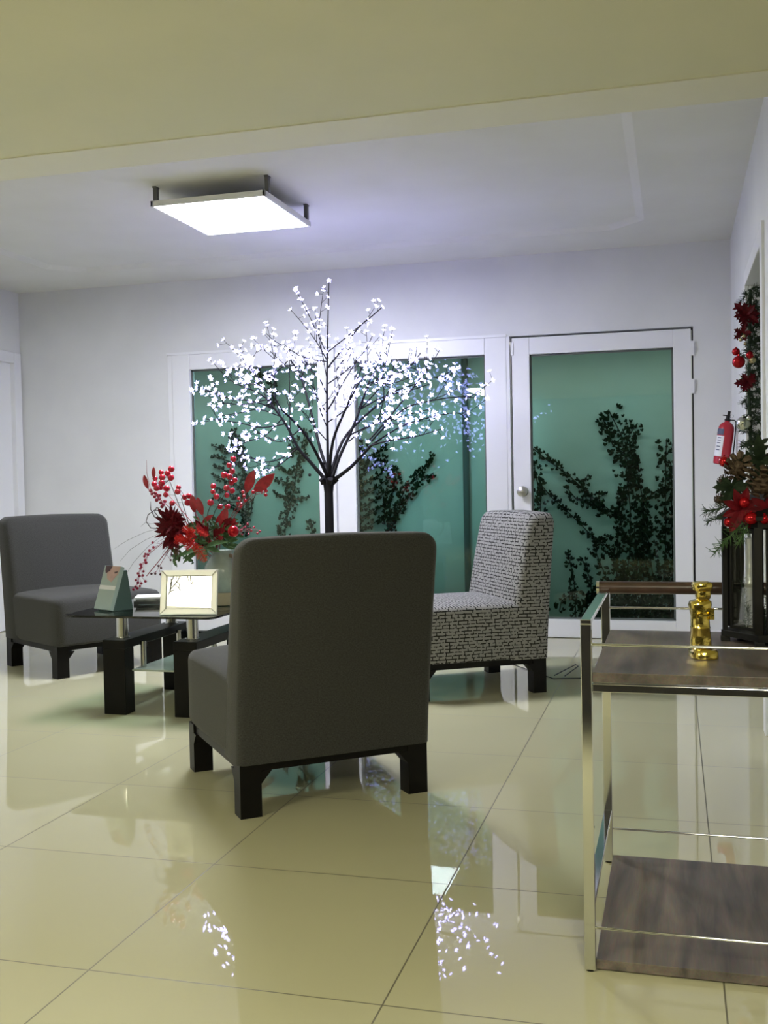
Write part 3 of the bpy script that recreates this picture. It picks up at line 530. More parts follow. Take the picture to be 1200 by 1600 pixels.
# ---------------------------------------------------------------- lounge chairs
def rounded_slab(poly_front, y0, y1):
    return MB().prism(poly_front, y0, y1, 'y')
def arc(cx, cz, r, a0, a1, n=6): return [(cx + r * math.cos(R(a0 + (a1 - a0) * i / n)), cz + r * math.sin(R(a0 + (a1 - a0) * i / n))) for i in range(n + 1)]
def soft_block(sections, nx=10, bev=.03):
    pass
W2, DP = .33, .71
def make_chair(name, loc, rz, m, label, group, lean_back=.05):
    t = empty(name, loc, rz, label, 'chair', group)
    # local: origin at footprint centre, front towards +Y, rear face at Y = -.35
    bz = .175
    # seat: rounded block, crown on top
    mb = MB(); n = 14
    vx = []; fc = []
    y0, y1 = -.33, .375
    def sec(y, k):      # ring across X at depth y; k = shrink for the rounded ends
        pts = []
        w = W2 - k; zt = .445 - k * .8
        cr = .035
        pts += [(-w + .008, bz + k * .3), (-w, bz + .02)]
        pts += [(-w, zt - cr)] + [(-w + cr - cr * math.cos(R(a)), zt - cr + cr * math.sin(R(a))) for a in (25, 50, 70)]
        for i in range(7):
            u = -1 + 2 * (i + .5) / 7
            pts.append((u * (w - cr), zt + .012 * (1 - u * u)))
        pts += [(w - cr + cr * math.cos(R(a)), zt - cr + cr * math.sin(R(a))) for a in (70, 50, 25)] + [(w, zt - cr)]
        pts += [(w, bz + .02), (w - .008, bz + k * .3)]
        return [(x, y, z) for x, z in pts]
    ys = [(y0, 0), (-.1, 0), (.1, 0), (.25, 0), (.325, .003), (.352, .011), (.368, .026), (.375, .046)]
    secs = [sec(y, k) for y, k in ys]; q = len(secs[0])
    for s_ in secs: vx += s_
    for i in range(len(secs) - 1):
        for k in range(q): fc.append((i * q + k, i * q + (k + 1) % q, (i + 1) * q + (k + 1) % q, (i + 1) * q + k))
    fc += [tuple(range(q)), tuple(range((len(secs) - 1) * q, len(secs) * q))]
    mb.add(vx, fc)
    mb.build('seat', m, t, smooth=50, uv=True)
    # backrest: slab with rounded top corners, leaning back
    mb = MB(); r = .055; zt = .885
    w = W2 + .004
    outline = [(-w, bz - .005)] + [(-w, .30), (-w, .45), (-w, .6), (-w, .74)] + [(-p[0], p[1]) for p in arc(w - r, zt - r, r, 0, 90)] + [(-.13, zt + .004), (0, zt + .006), (.13, zt + .004)] + list(reversed([(p[0], p[1]) for p in arc(w - r, zt - r, r, 0, 90)])) + [(w, .74), (w, .6), (w, .45), (w, .30), (w, bz - .005)]
    # loft the outline through the thickness with rounded edges
    layers = [(.0, .026), (.005, .013), (.016, .003), (.03, 0), (.09, 0), (.112, .005), (.128, .016), (.14, .036)]
    vx = []; fc = []; q = len(outline)
    for d, k in layers:
        for x, z in outline:
            cx = x * (1 - k / w); cz = z if z < .3 else z - k * max(0, (z - .5) / .385)
            if z < .2: cz = z + 0
            hgt = (z - bz) / .7
            lean = -lean_back * hgt ** 1.2 if hgt > 0 else 0
            th = d - .005
            bulge = 0
            if d > .09: th = d + .065 * max(0, 1 - hgt) ** .9            # thicker near the seat
            vx.append((cx, -.35 + th + lean + bulge + .004, cz))
    for i in range(len(layers) - 1):
        for k in range(q): fc.append((i * q + k, i * q + (k + 1) % q, (i + 1) * q + (k + 1) % q, (i + 1) * q + k))
    fc += [tuple(range(q)), tuple(range((len(layers) - 1) * q, len(layers) * q))]
    mb.add(vx, fc)
    mb.build('backrest', m, t, smooth=50, uv=True)
    # piping seam down each rear edge
    fr = MB()
    fr.box(-W2 + .012, W2 - .012, -.335, -.31, .145, bz + .004).box(-W2 + .012, W2 - .012, .30, .33, .15, bz + .004)
    fr.box(-W2 + .012, -W2 + .04, -.31, .30, .145, bz + .004).box(W2 - .04, W2 - .012, -.31, .30, .145, bz + .004)
    fr.build('base_frame', M['black_wood'], t)
    for sx in (-1, 1):
        for yy, sy in ((-.338, 1), (.338, -1)):
            lg = MB()
            x0 = sx * (W2 - .004); x1 = sx * (W2 - .074)
            a, b = sorted((x0, x1)); c, d = sorted((yy, yy + sy * .068))
            lg.box(a, b, c, d, 0, bz)
            # corner bracket on both inner sides
            xi = x1
            lg.prism([(xi, .145), (xi - sx * .035, .145), (xi, .105)], c, d if sy > 0 else d, 'y')
            yi = yy + sy * .068
            lg.prism([(yi, .145), (yi + sy * .035, .145), (yi, .105)], a, b, 'x')
            lg.build('leg', M['black_wood'], t)
    return t
def chair_at(corner, fdir, rear_left=True):
    """rear corner on the floor and unit front direction -> centre and rotation"""
    f2 = Vector(fdir).normalized(); rt = Vector((f2.y, -f2.x))
    c = Vector(corner) + f2 * DP / 2 + (rt if rear_left else -rt) * W2
    return (c.x, c.y, 0), math.atan2(-f2.x, f2.y)
CG = 'armless lounge chairs around the glass table'
l, a = chair_at((-1.312, 3.0), (-.635, .775))
make_chair('lounge_chair', l, a, M['fabric'], 'dark grey armless lounge chair in the foreground, its back to the camera', CG, .10)
th = R(32)
l, a = chair_at((-.60, 5.17), (-math.cos(th), -math.sin(th)), True)
make_chair('lounge_chair', l, a, M['pattern'], 'light grey lounge chair with black maze pattern, in front of the glass door', CG)
tl = R(32)
s_ = Vector((-math.cos(tl), math.sin(tl)))
l, a = chair_at(Vector((-3.262, 5.03)) + s_ * DP, -s_, False)
make_chair('lounge_chair', l, a, M['fabric'], 'plain dark grey lounge chair at far left, facing the glass table', CG, .07)

# ---------------------------------------------------------------- coffee table
TZ = .463
tb = empty('coffee_table', (-2.32, 4.62, 0), 0, 'low coffee table with glass top on black wooden frames and steel tubes', 'table')
def tbx(mb, x0, x1, y0, y1, z0, z1): return mb.box(x0 + 2.32, x1 + 2.32, y0 - 4.62, y1 - 4.62, z0, z1)
poly = []
gx0_, gx1_, gy0_, gy1_, rr = -.42, .34, -.36, .38, .05
for cx, cy, a0 in ((gx1_ - rr, gy1_ - rr, 0), (gx0_ + rr, gy1_ - rr, 90), (gx0_ + rr, gy0_ + rr, 180), (gx1_ - rr, gy0_ + rr, 270)):
    poly += [(cx + rr * math.cos(R(a0 + 15 * i)), cy + rr * math.sin(R(a0 + 15 * i))) for i in range(7)]
MB().prism(poly, TZ - .010, TZ).build('tabletop', M['table_glass'], tb)
tag(tb.children[0], 'clear glass tabletop')
for x0 in (-2.556, -2.198):
    fr = MB()
    tbx(fr, x0, x0 + .117, 4.305, 4.98, .305, .345)
    fr.build('side_beam', M['black_wood'], tb, bevel=.003)
    for y0 in (4.305, 4.893):
        lg = MB(); tbx(lg, x0 + .001, x0 + .114, y0, y0 + .085, 0, .305); lg.build('leg', M['black_wood'], tb, bevel=.003)
    for yy in (4.385, 4.88):
        c = (x0 + .06 + 2.32, yy - 4.62)
        MB().lathe([(.034, .345), (.034, .350), (.0275, .351), (.0275, TZ - .013), (.02, TZ - .010)], 24, (c[0], c[1], 0)).build('steel_tube', M['steel'], tb, smooth=40)
for x in (-2.415, -2.225):
    for yy in (4.43, 4.80):
        MB().tube([(x + 2.32, yy - 4.62, .205), (x + 2.32, yy - 4.62, .325)], .014, 16).build('shelf_rod', M['steel'], tb, smooth=40)
lo = MB(); tbx(lo, -2.437, -2.2, 4.36, 4.90, .195, .203); tag(lo.build('lower_shelf', M['shelf_reflection'], tb), 'pale frosted glass lower shelf')
tbb = MB(); tbx(tbb, -2.44, -2.197, 4.93, 4.96, .26, .30); tbb.build('cross_rail', M['black_wood'], tb)

# picture frame; strip and twig shapes on the glass imitate its reflection
pf = empty('picture_frame', (-2.135, 4.345, TZ), R(12), 'silver picture frame with bright reflecting glass on the table front edge', 'picture frame')
pm = Matrix.Rotation(R(-13), 4, 'X')
pw, ph, pb = .132, .205, .028
fr = MB()
def bar(pts, d=.016):
    fr.prism(pts, -d, 0, 'y', pm)
fr.prism([(-pw, 0), (pw, 0), (pw - pb, pb), (-pw + pb, pb)], -.012, .004, 'y', pm)
fr.prism([(-pw, ph), (pw, ph), (pw - pb, ph - pb), (-pw + pb, ph - pb)], -.012, .004, 'y', pm)
fr.prism([(-pw, 0), (-pw, ph), (-pw + pb, ph - pb), (-pw + pb, pb)], -.012, .004, 'y', pm)
fr.prism([(pw, 0), (pw, ph), (pw - pb, ph - pb), (pw - pb, pb)], -.012, .004, 'y', pm)
fr.build('frame_border', M['silver_frame'], pf, bevel=.003)
MB().box(-pw + pb, pw - pb, -.002, .004, pb, ph - pb, pm).build('picture', M['screen'], pf)
MB().prism([(-pw + pb + .002, pb), (pw - pb - .001, pb), (pw - pb - .001, pb + .002), (-pw + pb + .002, pb + .014)], -.0035, -.002, 'y', pm).build('reflected_edge_strip', M['silver_frame'], pf)  # slanted strip laid on the glass imitates the mirrored lamp edge
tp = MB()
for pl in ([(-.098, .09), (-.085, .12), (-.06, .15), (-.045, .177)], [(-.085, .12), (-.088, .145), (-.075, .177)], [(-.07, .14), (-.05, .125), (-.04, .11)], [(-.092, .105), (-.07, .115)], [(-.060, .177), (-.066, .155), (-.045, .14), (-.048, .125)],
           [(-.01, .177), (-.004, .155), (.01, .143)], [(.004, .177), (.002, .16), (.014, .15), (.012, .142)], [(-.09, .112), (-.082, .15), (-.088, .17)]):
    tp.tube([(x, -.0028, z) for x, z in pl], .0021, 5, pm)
tp.build('reflected_twig_shapes', M['clip'], pf)  # dark tubes on the glass imitate branches in its reflection
MB().box(-.02, .02, .004, .008, .02, .15, Matrix.Translation((0, .085, 0)) @ Matrix.Rotation(R(20), 4, 'X')).build('back_stand', M['silver_frame'], pf)

# brochure holder
bh = empty('brochure_holder', (-2.615, 4.44, TZ), R(-26), 'small leaning holder of grey-green brochures at the left end of the table', 'brochure holder')
bm_ = Matrix.Rotation(R(-19), 4, 'X')
MB().prism([(0, 0), (.115, 0), (.085, .19), (.066, .19)], -.062, .062, 'x').build('wedge_stand', M['holder'], bh, bevel=.002)
MB().box(-.066, .066, -.022, -.001, .002, .215, bm_).build('brochure', M['brochure'], bh, bevel=.001)
pr = MB().box(-.064, .064, -.0232, -.022, .098, .118, bm_); pr.build('white_band', M['paper'], bh)
MB().prism([(-.045, .214), (.064, .214), (.055, .175), (.02, .135), (-.02, .15), (-.035, .18)], -.0228, -.022, 'y', bm_).build('portrait_print', M['skin_print'], bh)
MB().prism([(-.055, .214), (.0, .214), (-.012, .19), (-.042, .176), (-.052, .19)], -.0233, -.0227, 'y', bm_).build('hair_print', M['hair_print'], bh)
MB().prism([(.026, .186), (.052, .19), (.05, .181), (.03, .178)], -.0233, -.0227, 'y', bm_).build('eye_print', M['hair_print'], bh)

# reading matter stacked behind the holder
for i, (z0, h, dx, m, nm, lb, ct) in enumerate(((0, .016, 0, 'book', 'book', 'dark covered book lowest in the small stack behind the brochures', 'book'),
        (.016, .012, .008, 'magazine', 'magazine', 'grey patterned magazine in the middle of the small stack', 'magazine'),
        (.028, .009, -.006, 'paper', 'magazine', 'white paged magazine on top of the small stack', 'magazine'))):
    o = tag(MB().box(-.10, .10, -.075, .075, 0, h).build(nm, M[m], bevel=.0015), lb, ct)
    o.location = (-2.52 + dx, 4.78, TZ + z0); o.rotation_euler = (0, 0, R(12 + 5 * i))

# vase
vs = empty('vase', (-2.13, 4.72, TZ), R(-25), 'pale grey-green ceramic jug vase holding the red arrangement', 'vase')
MB().lathe([(.045, 0), (.055, .004), (.058, .05), (.052, .066)], 28).build('foot', M['vase_foot'], vs, smooth=50)
MB().lathe([(.052, .064), (.062, .075), (.082, .11), (.092, .15), (.088, .19), (.066, .225), (.05, .245), (.05, .262), (.056, .27), (.046, .27), (.04, .262)], 28).build('body', M['vase'], vs, smooth=50)
MB().tube([(.055, 0, .245), (.095, 0, .24), (.122, 0, .20), (.12, 0, .15), (.095, 0, .105), (.075, 0, .095)], [.010, .011, .012, .011, .010, .009], 10).build('handle', M['vase_handle'], vs, smooth=50)

# ---------------------------------------------------------------- red arrangement
OX, OY, OZ = -2.165, 4.70, .72
ar = empty('flower_arrangement', (OX, OY, OZ), 0, 'red festive arrangement of berries, leaves and flowers standing in the jug', 'flower arrangement')
def loc_(p): return Vector((p[0] - OX, p[1] - OY, p[2] - OZ))
def stem_of(pl, r0=.0028, r1=.0012, m='twig', base=True):
    P = [loc_(p) for p in pl]
    if base: P = [Vector((rng.uniform(-.02, .02), rng.uniform(-.02, .02), -.02))] + P
    return MB().tube(P, [r0 + (r1 - r0) * i / (len(P) - 1) for i in range(len(P))], 6)
def berries(branch, lst, r, m, nm='berry', jit=.15):
    first = None
    for p in lst:
        rr_ = r * rng.uniform(1 - jit, 1 + jit)
        if first is None:
            first = MB().sphere((0, 0, 0), r, 14).build(nm, M[m], branch, smooth=60); o = first
        else:
            o = first.copy(); col.objects.link(o); o.parent = branch
        o.location = loc_(p); o.scale = (rr_ / r,) * 3
def nearest_twigs(mb, lst, stem, r=.0011):
    P = [loc_(p) for p in stem]
    for b in lst:
        q = loc_(b); best = None
        for a, c in zip(P, P[1:]):
            t = max(0, min(1, (q - a).dot(c - a) / max(1e-9, (c - a).length_squared)))
            s = a.lerp(c, max(0, t - .12))
            if best is None or (s - q).length < (best - q).length: best = s
        mb.tube([best, q], r, 4)
for key, lst in (('left', BERRIES_LEFT), ('inner', BERRIES_INNER), ('right', BERRIES_RIGHT), ('mid', BERRIES_MID)):
    mb = stem_of(BERRY_STEMS[key]); nearest_twigs(mb, lst, BERRY_STEMS[key])
    b = mb.build('berry_branch', M['twig'], ar, smooth=60)
    berries(b, lst, .0148, 'berry')
for key, lst, r, m in (('left', SMALL_LEFT, .0088, 'small_berry'), ('droop', SMALL_DROOP, .0072, 'small_berry'), ('right', SMALL_RIGHT, .0085, 'berry'), ('farright', SMALL_FARRIGHT, .0062, 'small_berry'), ('dark', SMALL_DARK, .0062, 'dark_berry')):
    mb = stem_of(SMALL_STEMS[key], .002, .001); nearest_twigs(mb, lst, SMALL_STEMS[key], .0009)
    if key == 'droop': mb.tube([loc_(p) for p in SMALL_STEMS['droop2']], .0022, 5)
    b = mb.build('berry_spray', M['red_twig'], ar, smooth=60)
    berries(b, lst, r, m)
for pl in TWIGS:
    MB().tube([loc_(p) for p in pl], [.0022] * (len(pl) - 1) + [.0008], 5).build('curly_twig', M['twig'], ar, smooth=60)
for pl in GRASS:
    MB().tube([loc_(p) for p in pl], [.0011] * (len(pl) - 1) + [.0005], 4).build('grass_blade', M['grass'], ar)
for i, (a, b) in enumerate(RED_LEAVES):
    A_, B_ = loc_(a), loc_(b); L = (B_ - A_).length
    MB().leaf(A_, B_, L * (.42 if L > .08 else .35), (.3, -1, .25 * (-1) ** i), .12, seg=7).tube([Vector((0, 0, .02)), A_.lerp(Vector((0, 0, .02)), .4) + Vector((0, -.01, .01)), A_], .0016, 4).build('red_leaf', M['red_leaf'], ar, smooth=60)
for i in range(16):
    A_ = Vector((rng.uniform(-.07, .09), rng.uniform(-.04, .0), rng.uniform(.03, .13)))
    B_ = A_ + Vector((A_.x * .6 + rng.uniform(-.03, .03), -.02, rng.uniform(.03, .07)))
    MB().leaf(A_, B_, (B_ - A_).length * .42, (rng.uniform(-.5, .5), -1, .2), .2, seg=6).tube([Vector((0, 0, 0)), A_.lerp(Vector((0, 0, 0)), .4), A_], .0014, 4).build('red_leaf', M['petal' if i % 2 else 'red_leaf'], ar, smooth=60)
# deep red velvety flower
c = loc_(ARR['poin']); mb = MB()
for i in range(230):
    t = rng.uniform(0, 2 * math.pi); e = rng.uniform(-.2, 1.1)
    d = Vector((math.cos(t) * math.cos(e), -math.sin(e) * .8, math.sin(t) * math.cos(e) * 1.25)).normalized()
    s = c + Vector((rng.uniform(-.022, .034), rng.uniform(-.01, .02), rng.uniform(-.045, .055)))
    mb.leaf(s, s + d * rng.uniform(.04, .08), rng.uniform(.012, .026), (rng.uniform(-.4, .4), -1, rng.uniform(-.4, .4)), .1, seg=4)
for i in range(40):
    t = rng.uniform(3.3, 4.9); s = c + Vector((.03, 0, -.03))
    d = Vector((math.cos(t) * .9, -.1, math.sin(t)))
    mb.tube([s, s + d * rng.uniform(.03, .07), s + d * rng.uniform(.08, .12) + Vector((0, 0, -.015))], [.0022, .0016, .0006], 4)
mb.build('deep_red_flower', M['deep_red'], ar, smooth=60)
# coral fern-like flowers
def fern(c, d, L, wd, m, nm, n=16):
    mb = MB(); d = Vector(d).normalized(); sd = d.cross(Vector((0, -1, 0))).normalized()
    mb.tube([c, c + d * L], [.003, .001], 5)
    for i in range(n):
        t = (i + .5) / n; s = c + d * L * t; ww = wd * math.sin(math.pi * (.15 + .8 * t)) ** .7
        for sg in (-1, 1):
            e = s + sd * sg * ww + d * ww * .5 + Vector((0, -.012 - .008 * rng.random(), rng.uniform(-.004, .004)))
            mb.tube([s, s.lerp(e, .5) + Vector((0, -.006, 0)), e], [.0019, .0017, .0008], 4)
    return mb
mb = MB(); c = loc_(ARR['coral'])
for k in range(11):
    t = rng.uniform(0, 2 * math.pi)
    q = fern(c + Vector((rng.uniform(-.02, .02), rng.uniform(-.04, .02), rng.uniform(-.025, .03))), (math.cos(t), -.25, math.sin(t)), rng.uniform(.04, .06), .02, None, None, 9)
    mb.add(q.v, q.f)
mb.build('coral_flower', M['coral'], ar, smooth=60)
mb = fern(loc_(ARR['coral2']) + Vector((-.045, 0, .055)), (.62, -.1, -.78), .105, .030, None, None, 15); mb.build('coral_flower', M['coral'], ar, smooth=60)
mb = fern(loc_(ARR['coral3']) + Vector((-.03, 0, .02)), (.85, -.1, -.35), .075, .018, None, None, 11); mb.build('coral_flower', M['coral'], ar, smooth=60)
b = MB().sphere((0, 0, 0), .028, 24).tube([(0, 0, .026), (0, 0, .034)], .006, 10).build('red_bauble', M['bauble'], ar, smooth=60); b.location = loc_(ARR['ball'])
# green foliage
mb = MB()
for cc, n, rx, rz in ((ARR['green'], 110, .10, .055), (ARR['green2'], 30, .05, .04), ((-2.15, 4.70, .80), 60, .09, .05)):
    c = loc_(cc)
    for i in range(n):
        s = c + Vector((rng.uniform(-rx, rx), rng.uniform(-.05, .06), rng.uniform(-rz, rz)))
        d = Vector((s.x - c.x + rng.uniform(-.04, .04), rng.uniform(-.05, .01), rng.uniform(-.05, .06))).normalized()
        mb.leaf(s, s + d * rng.uniform(.03, .06), rng.uniform(.010, .02), (rng.uniform(-.5, .5), -1, rng.uniform(-.3, .6)), .15, seg=4)
for dx, dz in ((-.13, -.045), (-.10, -.075), (.02, -.07), (-.02, -.06), (.10, -.02), (.14, .03)):
    mb.leaf(Vector((-.02, -.05, .03)), Vector((-.02 + dx, -.10, .03 + dz)), .028, (0, -1, .5), .2, seg=6)
mb.build('foliage', M['green_leaf'], ar, smooth=60)

# ---------------------------------------------------------------- lit blossom tree
TX, TY = -1.955, 5.85
tr = empty('blossom_tree', (TX, TY, 0), 0, 'artificial black tree covered in glowing blue-white blossoms, behind the front chair', 'lit tree')
MB().tube([(0, 0, .0), (0, 0, .60), (0, 0, 1.03)], [.029, .027, .026], 16).build('trunk', M['tree_bark'], tr, smooth=50)
MB().box(-.15, .15, -.15, .15, 0, .014).lathe([(.05, .014), (.045, .03), (.031, .05)], 20).build('base_plate', M['tree_bark'], tr, bevel=.002)
jb = MB().lathe([(.027, 1.0), (.03, 1.03), (.034, 1.06), (.026, 1.085), (.018, 1.1)], 16)
for t in (20, 100, 170, 235, 300): jb.tube([(.02 * math.cos(R(t)), .02 * math.sin(R(t)), 1.045), (.05 * math.cos(R(t)), .05 * math.sin(R(t)), 1.075)], [.014, .016], 10)
jb.build('branch_socket', M['tree_bark'], tr, smooth=50)
kn = MB()
for p in ((-.03, -.028, 1.05), (.075, -.02, 1.09), (-.105, -.03, 1.10), (-.018, -.02, 1.17)): kn.sphere(p, .010, 10)
kn.build('clamp_screw', M['tree_bark'], tr, smooth=60)
flowers = []    # (position, direction)
def smooth_path(P, n=4):
    out = []
    for i in range(len(P) - 1):
        p0 = P[max(i - 1, 0)]; p1 = P[i]; p2 = P[i + 1]; p3 = P[min(i + 2, len(P) - 1)]
        for k in range(n):
            t = k / n
            out.append(.5 * ((2 * p1) + (p2 - p0) * t + (2 * p0 - 5 * p1 + 4 * p2 - p3) * t * t + (3 * p1 - p0 - 3 * p2 + p3) * t ** 3))
    return out + [P[-1]]
trng = random.Random(23)
def rv(s=1): return Vector((trng.uniform(-s, s), trng.uniform(-s, s), trng.uniform(-s, s)))
def dress(mb, S, t0, step):
    """small side twigs with a blossom each along path S from fraction t0"""
    L = [0]
    for a, b in zip(S, S[1:]): L.append(L[-1] + (b - a).length)
    tot = L[-1]; d = tot * t0 + step * trng.random()
    while d < tot:
        for i in range(len(S) - 1):
            if L[i + 1] >= d: break
        t = (d - L[i]) / max(1e-6, L[i + 1] - L[i]); p = S[i].lerp(S[i + 1], t); dr_ = (S[i + 1] - S[i]).normalized()
        o = (dr_ * .6 + rv(1).normalized() * .9 + Vector((0, 0, .25))).normalized()
        ln = trng.choice((.008, .02, .035, .05))
        e = p + o * ln
        mb.tube([p, e], [.0016, .0012], 4); flowers.append((e, o))
        d += step * trng.uniform(.6, 1.4)
for kind, pts, r0, r1 in TREE_BRANCHES:
    P = [Vector((p[0] - TX, p[1] - TY, p[2])) for p in pts]
    S = smooth_path(P)
    if kind == 'limb' and r0 < .014: S[0] = Vector((0, 0, 1.06)) if True else S[0]
    n = len(S)
    mb = MB().tube(S, [r0 + (r1 - r0) * (i / (n - 1)) ** .7 for i in range(n)], 8 if kind == 'limb' else 6)
    if kind == 'limb':
        dress(mb, S, .5, .075)
    else:
        dress(mb, S, .12, .052 if S[-1].z > 1.85 else .040)
        flowers.append((S[-1], (S[-1] - S[-2]).normalized()))
        for rep in range(1 if S[-1].z > 1.85 else 3):
            i = trng.randrange(n // 3, n - 2); base = S[i]; d0 = (S[-1] - S[0]).normalized()
            side = (d0 + rv(.75) + Vector((0, trng.choice((-.5, .5)), .15))).normalized(); ln = trng.uniform(.09, .2)
            Q = smooth_path([base, base + side * ln * .5 + Vector((0, 0, .01)), base + side * ln + Vector((0, 0, .03))], 3)
            mb.tube(Q, [.0022 - .0009 * k / (len(Q) - 1) for k in range(len(Q))], 5); dress(mb, Q, .25, .045)
            flowers.append((Q[-1], side))
    mb.build('branch', M['tree_bark'], tr, smooth=60)
def flower_geo(mb, mtx):
    for k in range(5):
        t = 2 * math.pi * k / 5
        c = Vector((math.cos(t), math.sin(t), .35)) * .0085
        sd = Vector((-math.sin(t), math.cos(t), 0)) * .0046; o = Vector((math.cos(t), math.sin(t), .5)).normalized() * .0095; z = Vector((0, 0, .0028))
        mb.add([Vector((0, 0, 0)), c + sd, c + o, c - sd, c + z, c - z * .7], [(0, 1, 4), (1, 2, 4), (2, 3, 4), (3, 0, 4), (1, 0, 5), (2, 1, 5), (3, 2, 5), (0, 3, 5)], mtx)
    mb.add([(.004, 0, .002), (-.002, .0035, .002), (-.002, -.0035, .002), (0, 0, .012), (0, 0, -.004)], [(0, 1, 3), (1, 2, 3), (2, 0, 3), (1, 0, 4), (2, 1, 4), (0, 2, 4)], mtx)
def fm(p, d, s):
    return Matrix.Translation(p) @ Vector(d).to_track_quat('Z', 'Y').to_matrix().to_4x4() @ Matrix.Rotation(trng.uniform(0, 6.28), 4, 'Z') @ Matrix.Scale(s, 4)
camv = Vector((-TX, -TY, 1.05))
flowers.sort(key=lambda q: (q[0] - camv).length)
fm0 = MB(); flower_geo(fm0, Matrix.Identity(4))
first = None
for p, d in flowers[:100]:
    if first is None: o = first = fm0.build('blossom', M['flower'], tr)
    else: o = first.copy(); col.objects.link(o); o.parent = tr
    o.matrix_local = fm(p, d, trng.uniform(.75, 1.05))
rest = MB()
for p, d in flowers[100:]: flower_geo(rest, fm(p, d, trng.uniform(.75, 1.05)))
tag(rest.build('blossoms', M['flower'], tr), kind='stuff')
tag(MB().tube([(-.62, 5.55, .012), (-.52, 5.68, .05), (-.50, 5.60, .055), (-.56, 5.50, .02)], .0028, 6).tube([(-.9, 5.9, .004), (-.62, 5.5, .004), (-.45, 5.55, .004), (-.32, 5.72, .004), (-.2, 5.9, .004), (.1, 6.6, .004)], .0028, 6).build('power_cord', M['cord'], smooth=60), 'thin black power cord trailing on the floor by the patterned chair', 'cord')

# ---------------------------------------------------------------- serving cart
ct = empty('serving_cart', (-.183, 2.57, 0), 0, 'two-tier serving cart with grey-brown wooden shelves and chrome frame', 'cart')
CX0, CX1, CY0, CY1 = 0, .86, -.325, .329
RT = .742
tw = .0115
def cbox(nm, x0, x1, y0, y1, z0, z1, m, bv=.0015): return MB().box(x0, x1, y0, y1, z0, z1).build(nm, M[m], ct, bevel=bv)
for x in (CX0, CX1):
    for y in (CY0, CY1):
        cbox('post', x - tw, x + tw, y - tw * .9, y + tw * .9, .003, RT, 'chrome')
        MB().lathe([(.010, 0), (.012, .004), (.006, .004)], 12, (x, y, 0)).build('foot', M['black_metal'], ct)
    cbox('side_rail', x - tw, x + tw, CY0 - tw * .9, CY1 + tw * .9, RT, RT + .010, 'chrome')
    cbox('side_rail', x - tw + .001, x + tw - .001, CY0 + tw * .9 - .001, CY1 - tw * .9 + .001, .134, .145, 'chrome')
for z0 in (.618, .003):
    cbox('shelf', CX0 + .012, CX1 - .012, CY0 + .0, CY1 - .012, z0, z0 + .021, 'shelf', .001)
for y in (CY0 - .004, CY1 - .02):
    cbox('shelf_rail', CX0 + tw, CX1 - tw, y, y + .016, .598, .615, 'chrome')
for y in (CY0, CY1):
    for z in (.698, .092):
        MB().tube([(CX0, y, z), (CX1, y, z)], .0032, 8).build('guard_rod', M['chrome'], ct, smooth=60)
MB().tube([(CX0 - .018, CY1 + .005, .752), (CX1 + .01, CY1 + .005, .752)], .0168, 20).build('handle', M['dark_handle'], ct, smooth=50)
MB().tube([(CX0 - .024, CY1 + .005, .752), (CX0 - .016, CY1 + .005, .752)], .0176, 20).build('handle_cap', M['chrome'], ct, smooth=50)
SH = .639       # top of the upper shelf

# unseen dark slab added below the camera to darken the chrome posts
dk = empty('desk', (.1, -.55, 0), 0, 'dark brown desk just in front of the camera, mirrored in the chrome cart posts', 'desk')
MB().box(-1.3, 1.3, -.75, .62, .70, .74).build('desktop', M['night'], dk, bevel=.004)
MB().box(-1.24, 1.24, .54, .58, .02, .70).build('front_panel', M['night'], dk, bevel=.002)
for sx in (-1, 1):
    MB().box(sx * 1.22 - .03, sx * 1.22 + .03, -.70, .54, 0, .70).build('side_panel', M['night'], dk, bevel=.002)

# gold figurine
fg = empty('figurine', (.056, 2.485, SH), R(14), 'small shiny gold standing figurine on a square base on the cart', 'figurine')
def loft(mb, secs, n=20, pw_=3.2):
    v = []; fc = []
    for z, hx_, hy_, cx, cy in secs:
        for k in range(n):
            t = 2 * math.pi * k / n; c, s = math.cos(t), math.sin(t)
            v.append((cx + hx_ * math.copysign(abs(c) ** (2 / pw_), c), cy + hy_ * math.copysign(abs(s) ** (2 / pw_), s), z))
    for i in range(len(secs) - 1):
        for k in range(n): fc.append((i * n + k, i * n + (k + 1) % n, (i + 1) * n + (k + 1) % n, (i + 1) * n + k))
    fc += [tuple(range(n)), tuple(range((len(secs) - 1) * n, len(secs) * n))]
    mb.add(v, fc); return mb
b = MB(); loft(b, [(0, .021, .030, 0, -.012), (.002, .024, .033, 0, -.012), (.016, .024, .033, 0, -.012), (.019, .0215, .031, 0, -.012), (.021, .0215, .030, 0, -.011)])
loft(b, [(.015, .019, .026, 0, -.008), (.021, .0185, .024, 0, -.006), (.024, .016, .02, 0, -.004)])
b.build('base', M['gold'], fg, smooth=40)
b = MB(); loft(b, [(.022, .019, .017, -.001, .002), (.04, .0185, .0165, -.001, .002), (.064, .0165, .016, -.001, .003), (.066, .0175, .017, -.001, .003), (.069, .0165, .016, -.001, .003), (.09, .016, .0155, -.001, .004), (.105, .018, .017, -.001, .004), (.118, .0205, .018, -.001, .004), (.126, .019, .016, 0, .004), (.130, .012, .012, .002, .003)])
b.box(-.010, .014, -.020, -.012, .094, .099).box(-.004, .015, -.019, -.012, .104, .111)
b.build('body', M['gold'], fg, smooth=40)
b = MB(); loft(b, [(.128, .010, .011, .003, 0), (.134, .0125, .0135, .003, -.002), (.142, .0135, .0145, .003, -.003), (.150, .0125, .0135, .003, -.003), (.152, .0165, .0165, .002, -.002), (.164, .0185, .018, .002, -.002), (.169, .0165, .016, .002, -.002), (.172, .010, .010, .002, -.002)])
b.box(.000, .006, -.021, -.015, .138, .144)
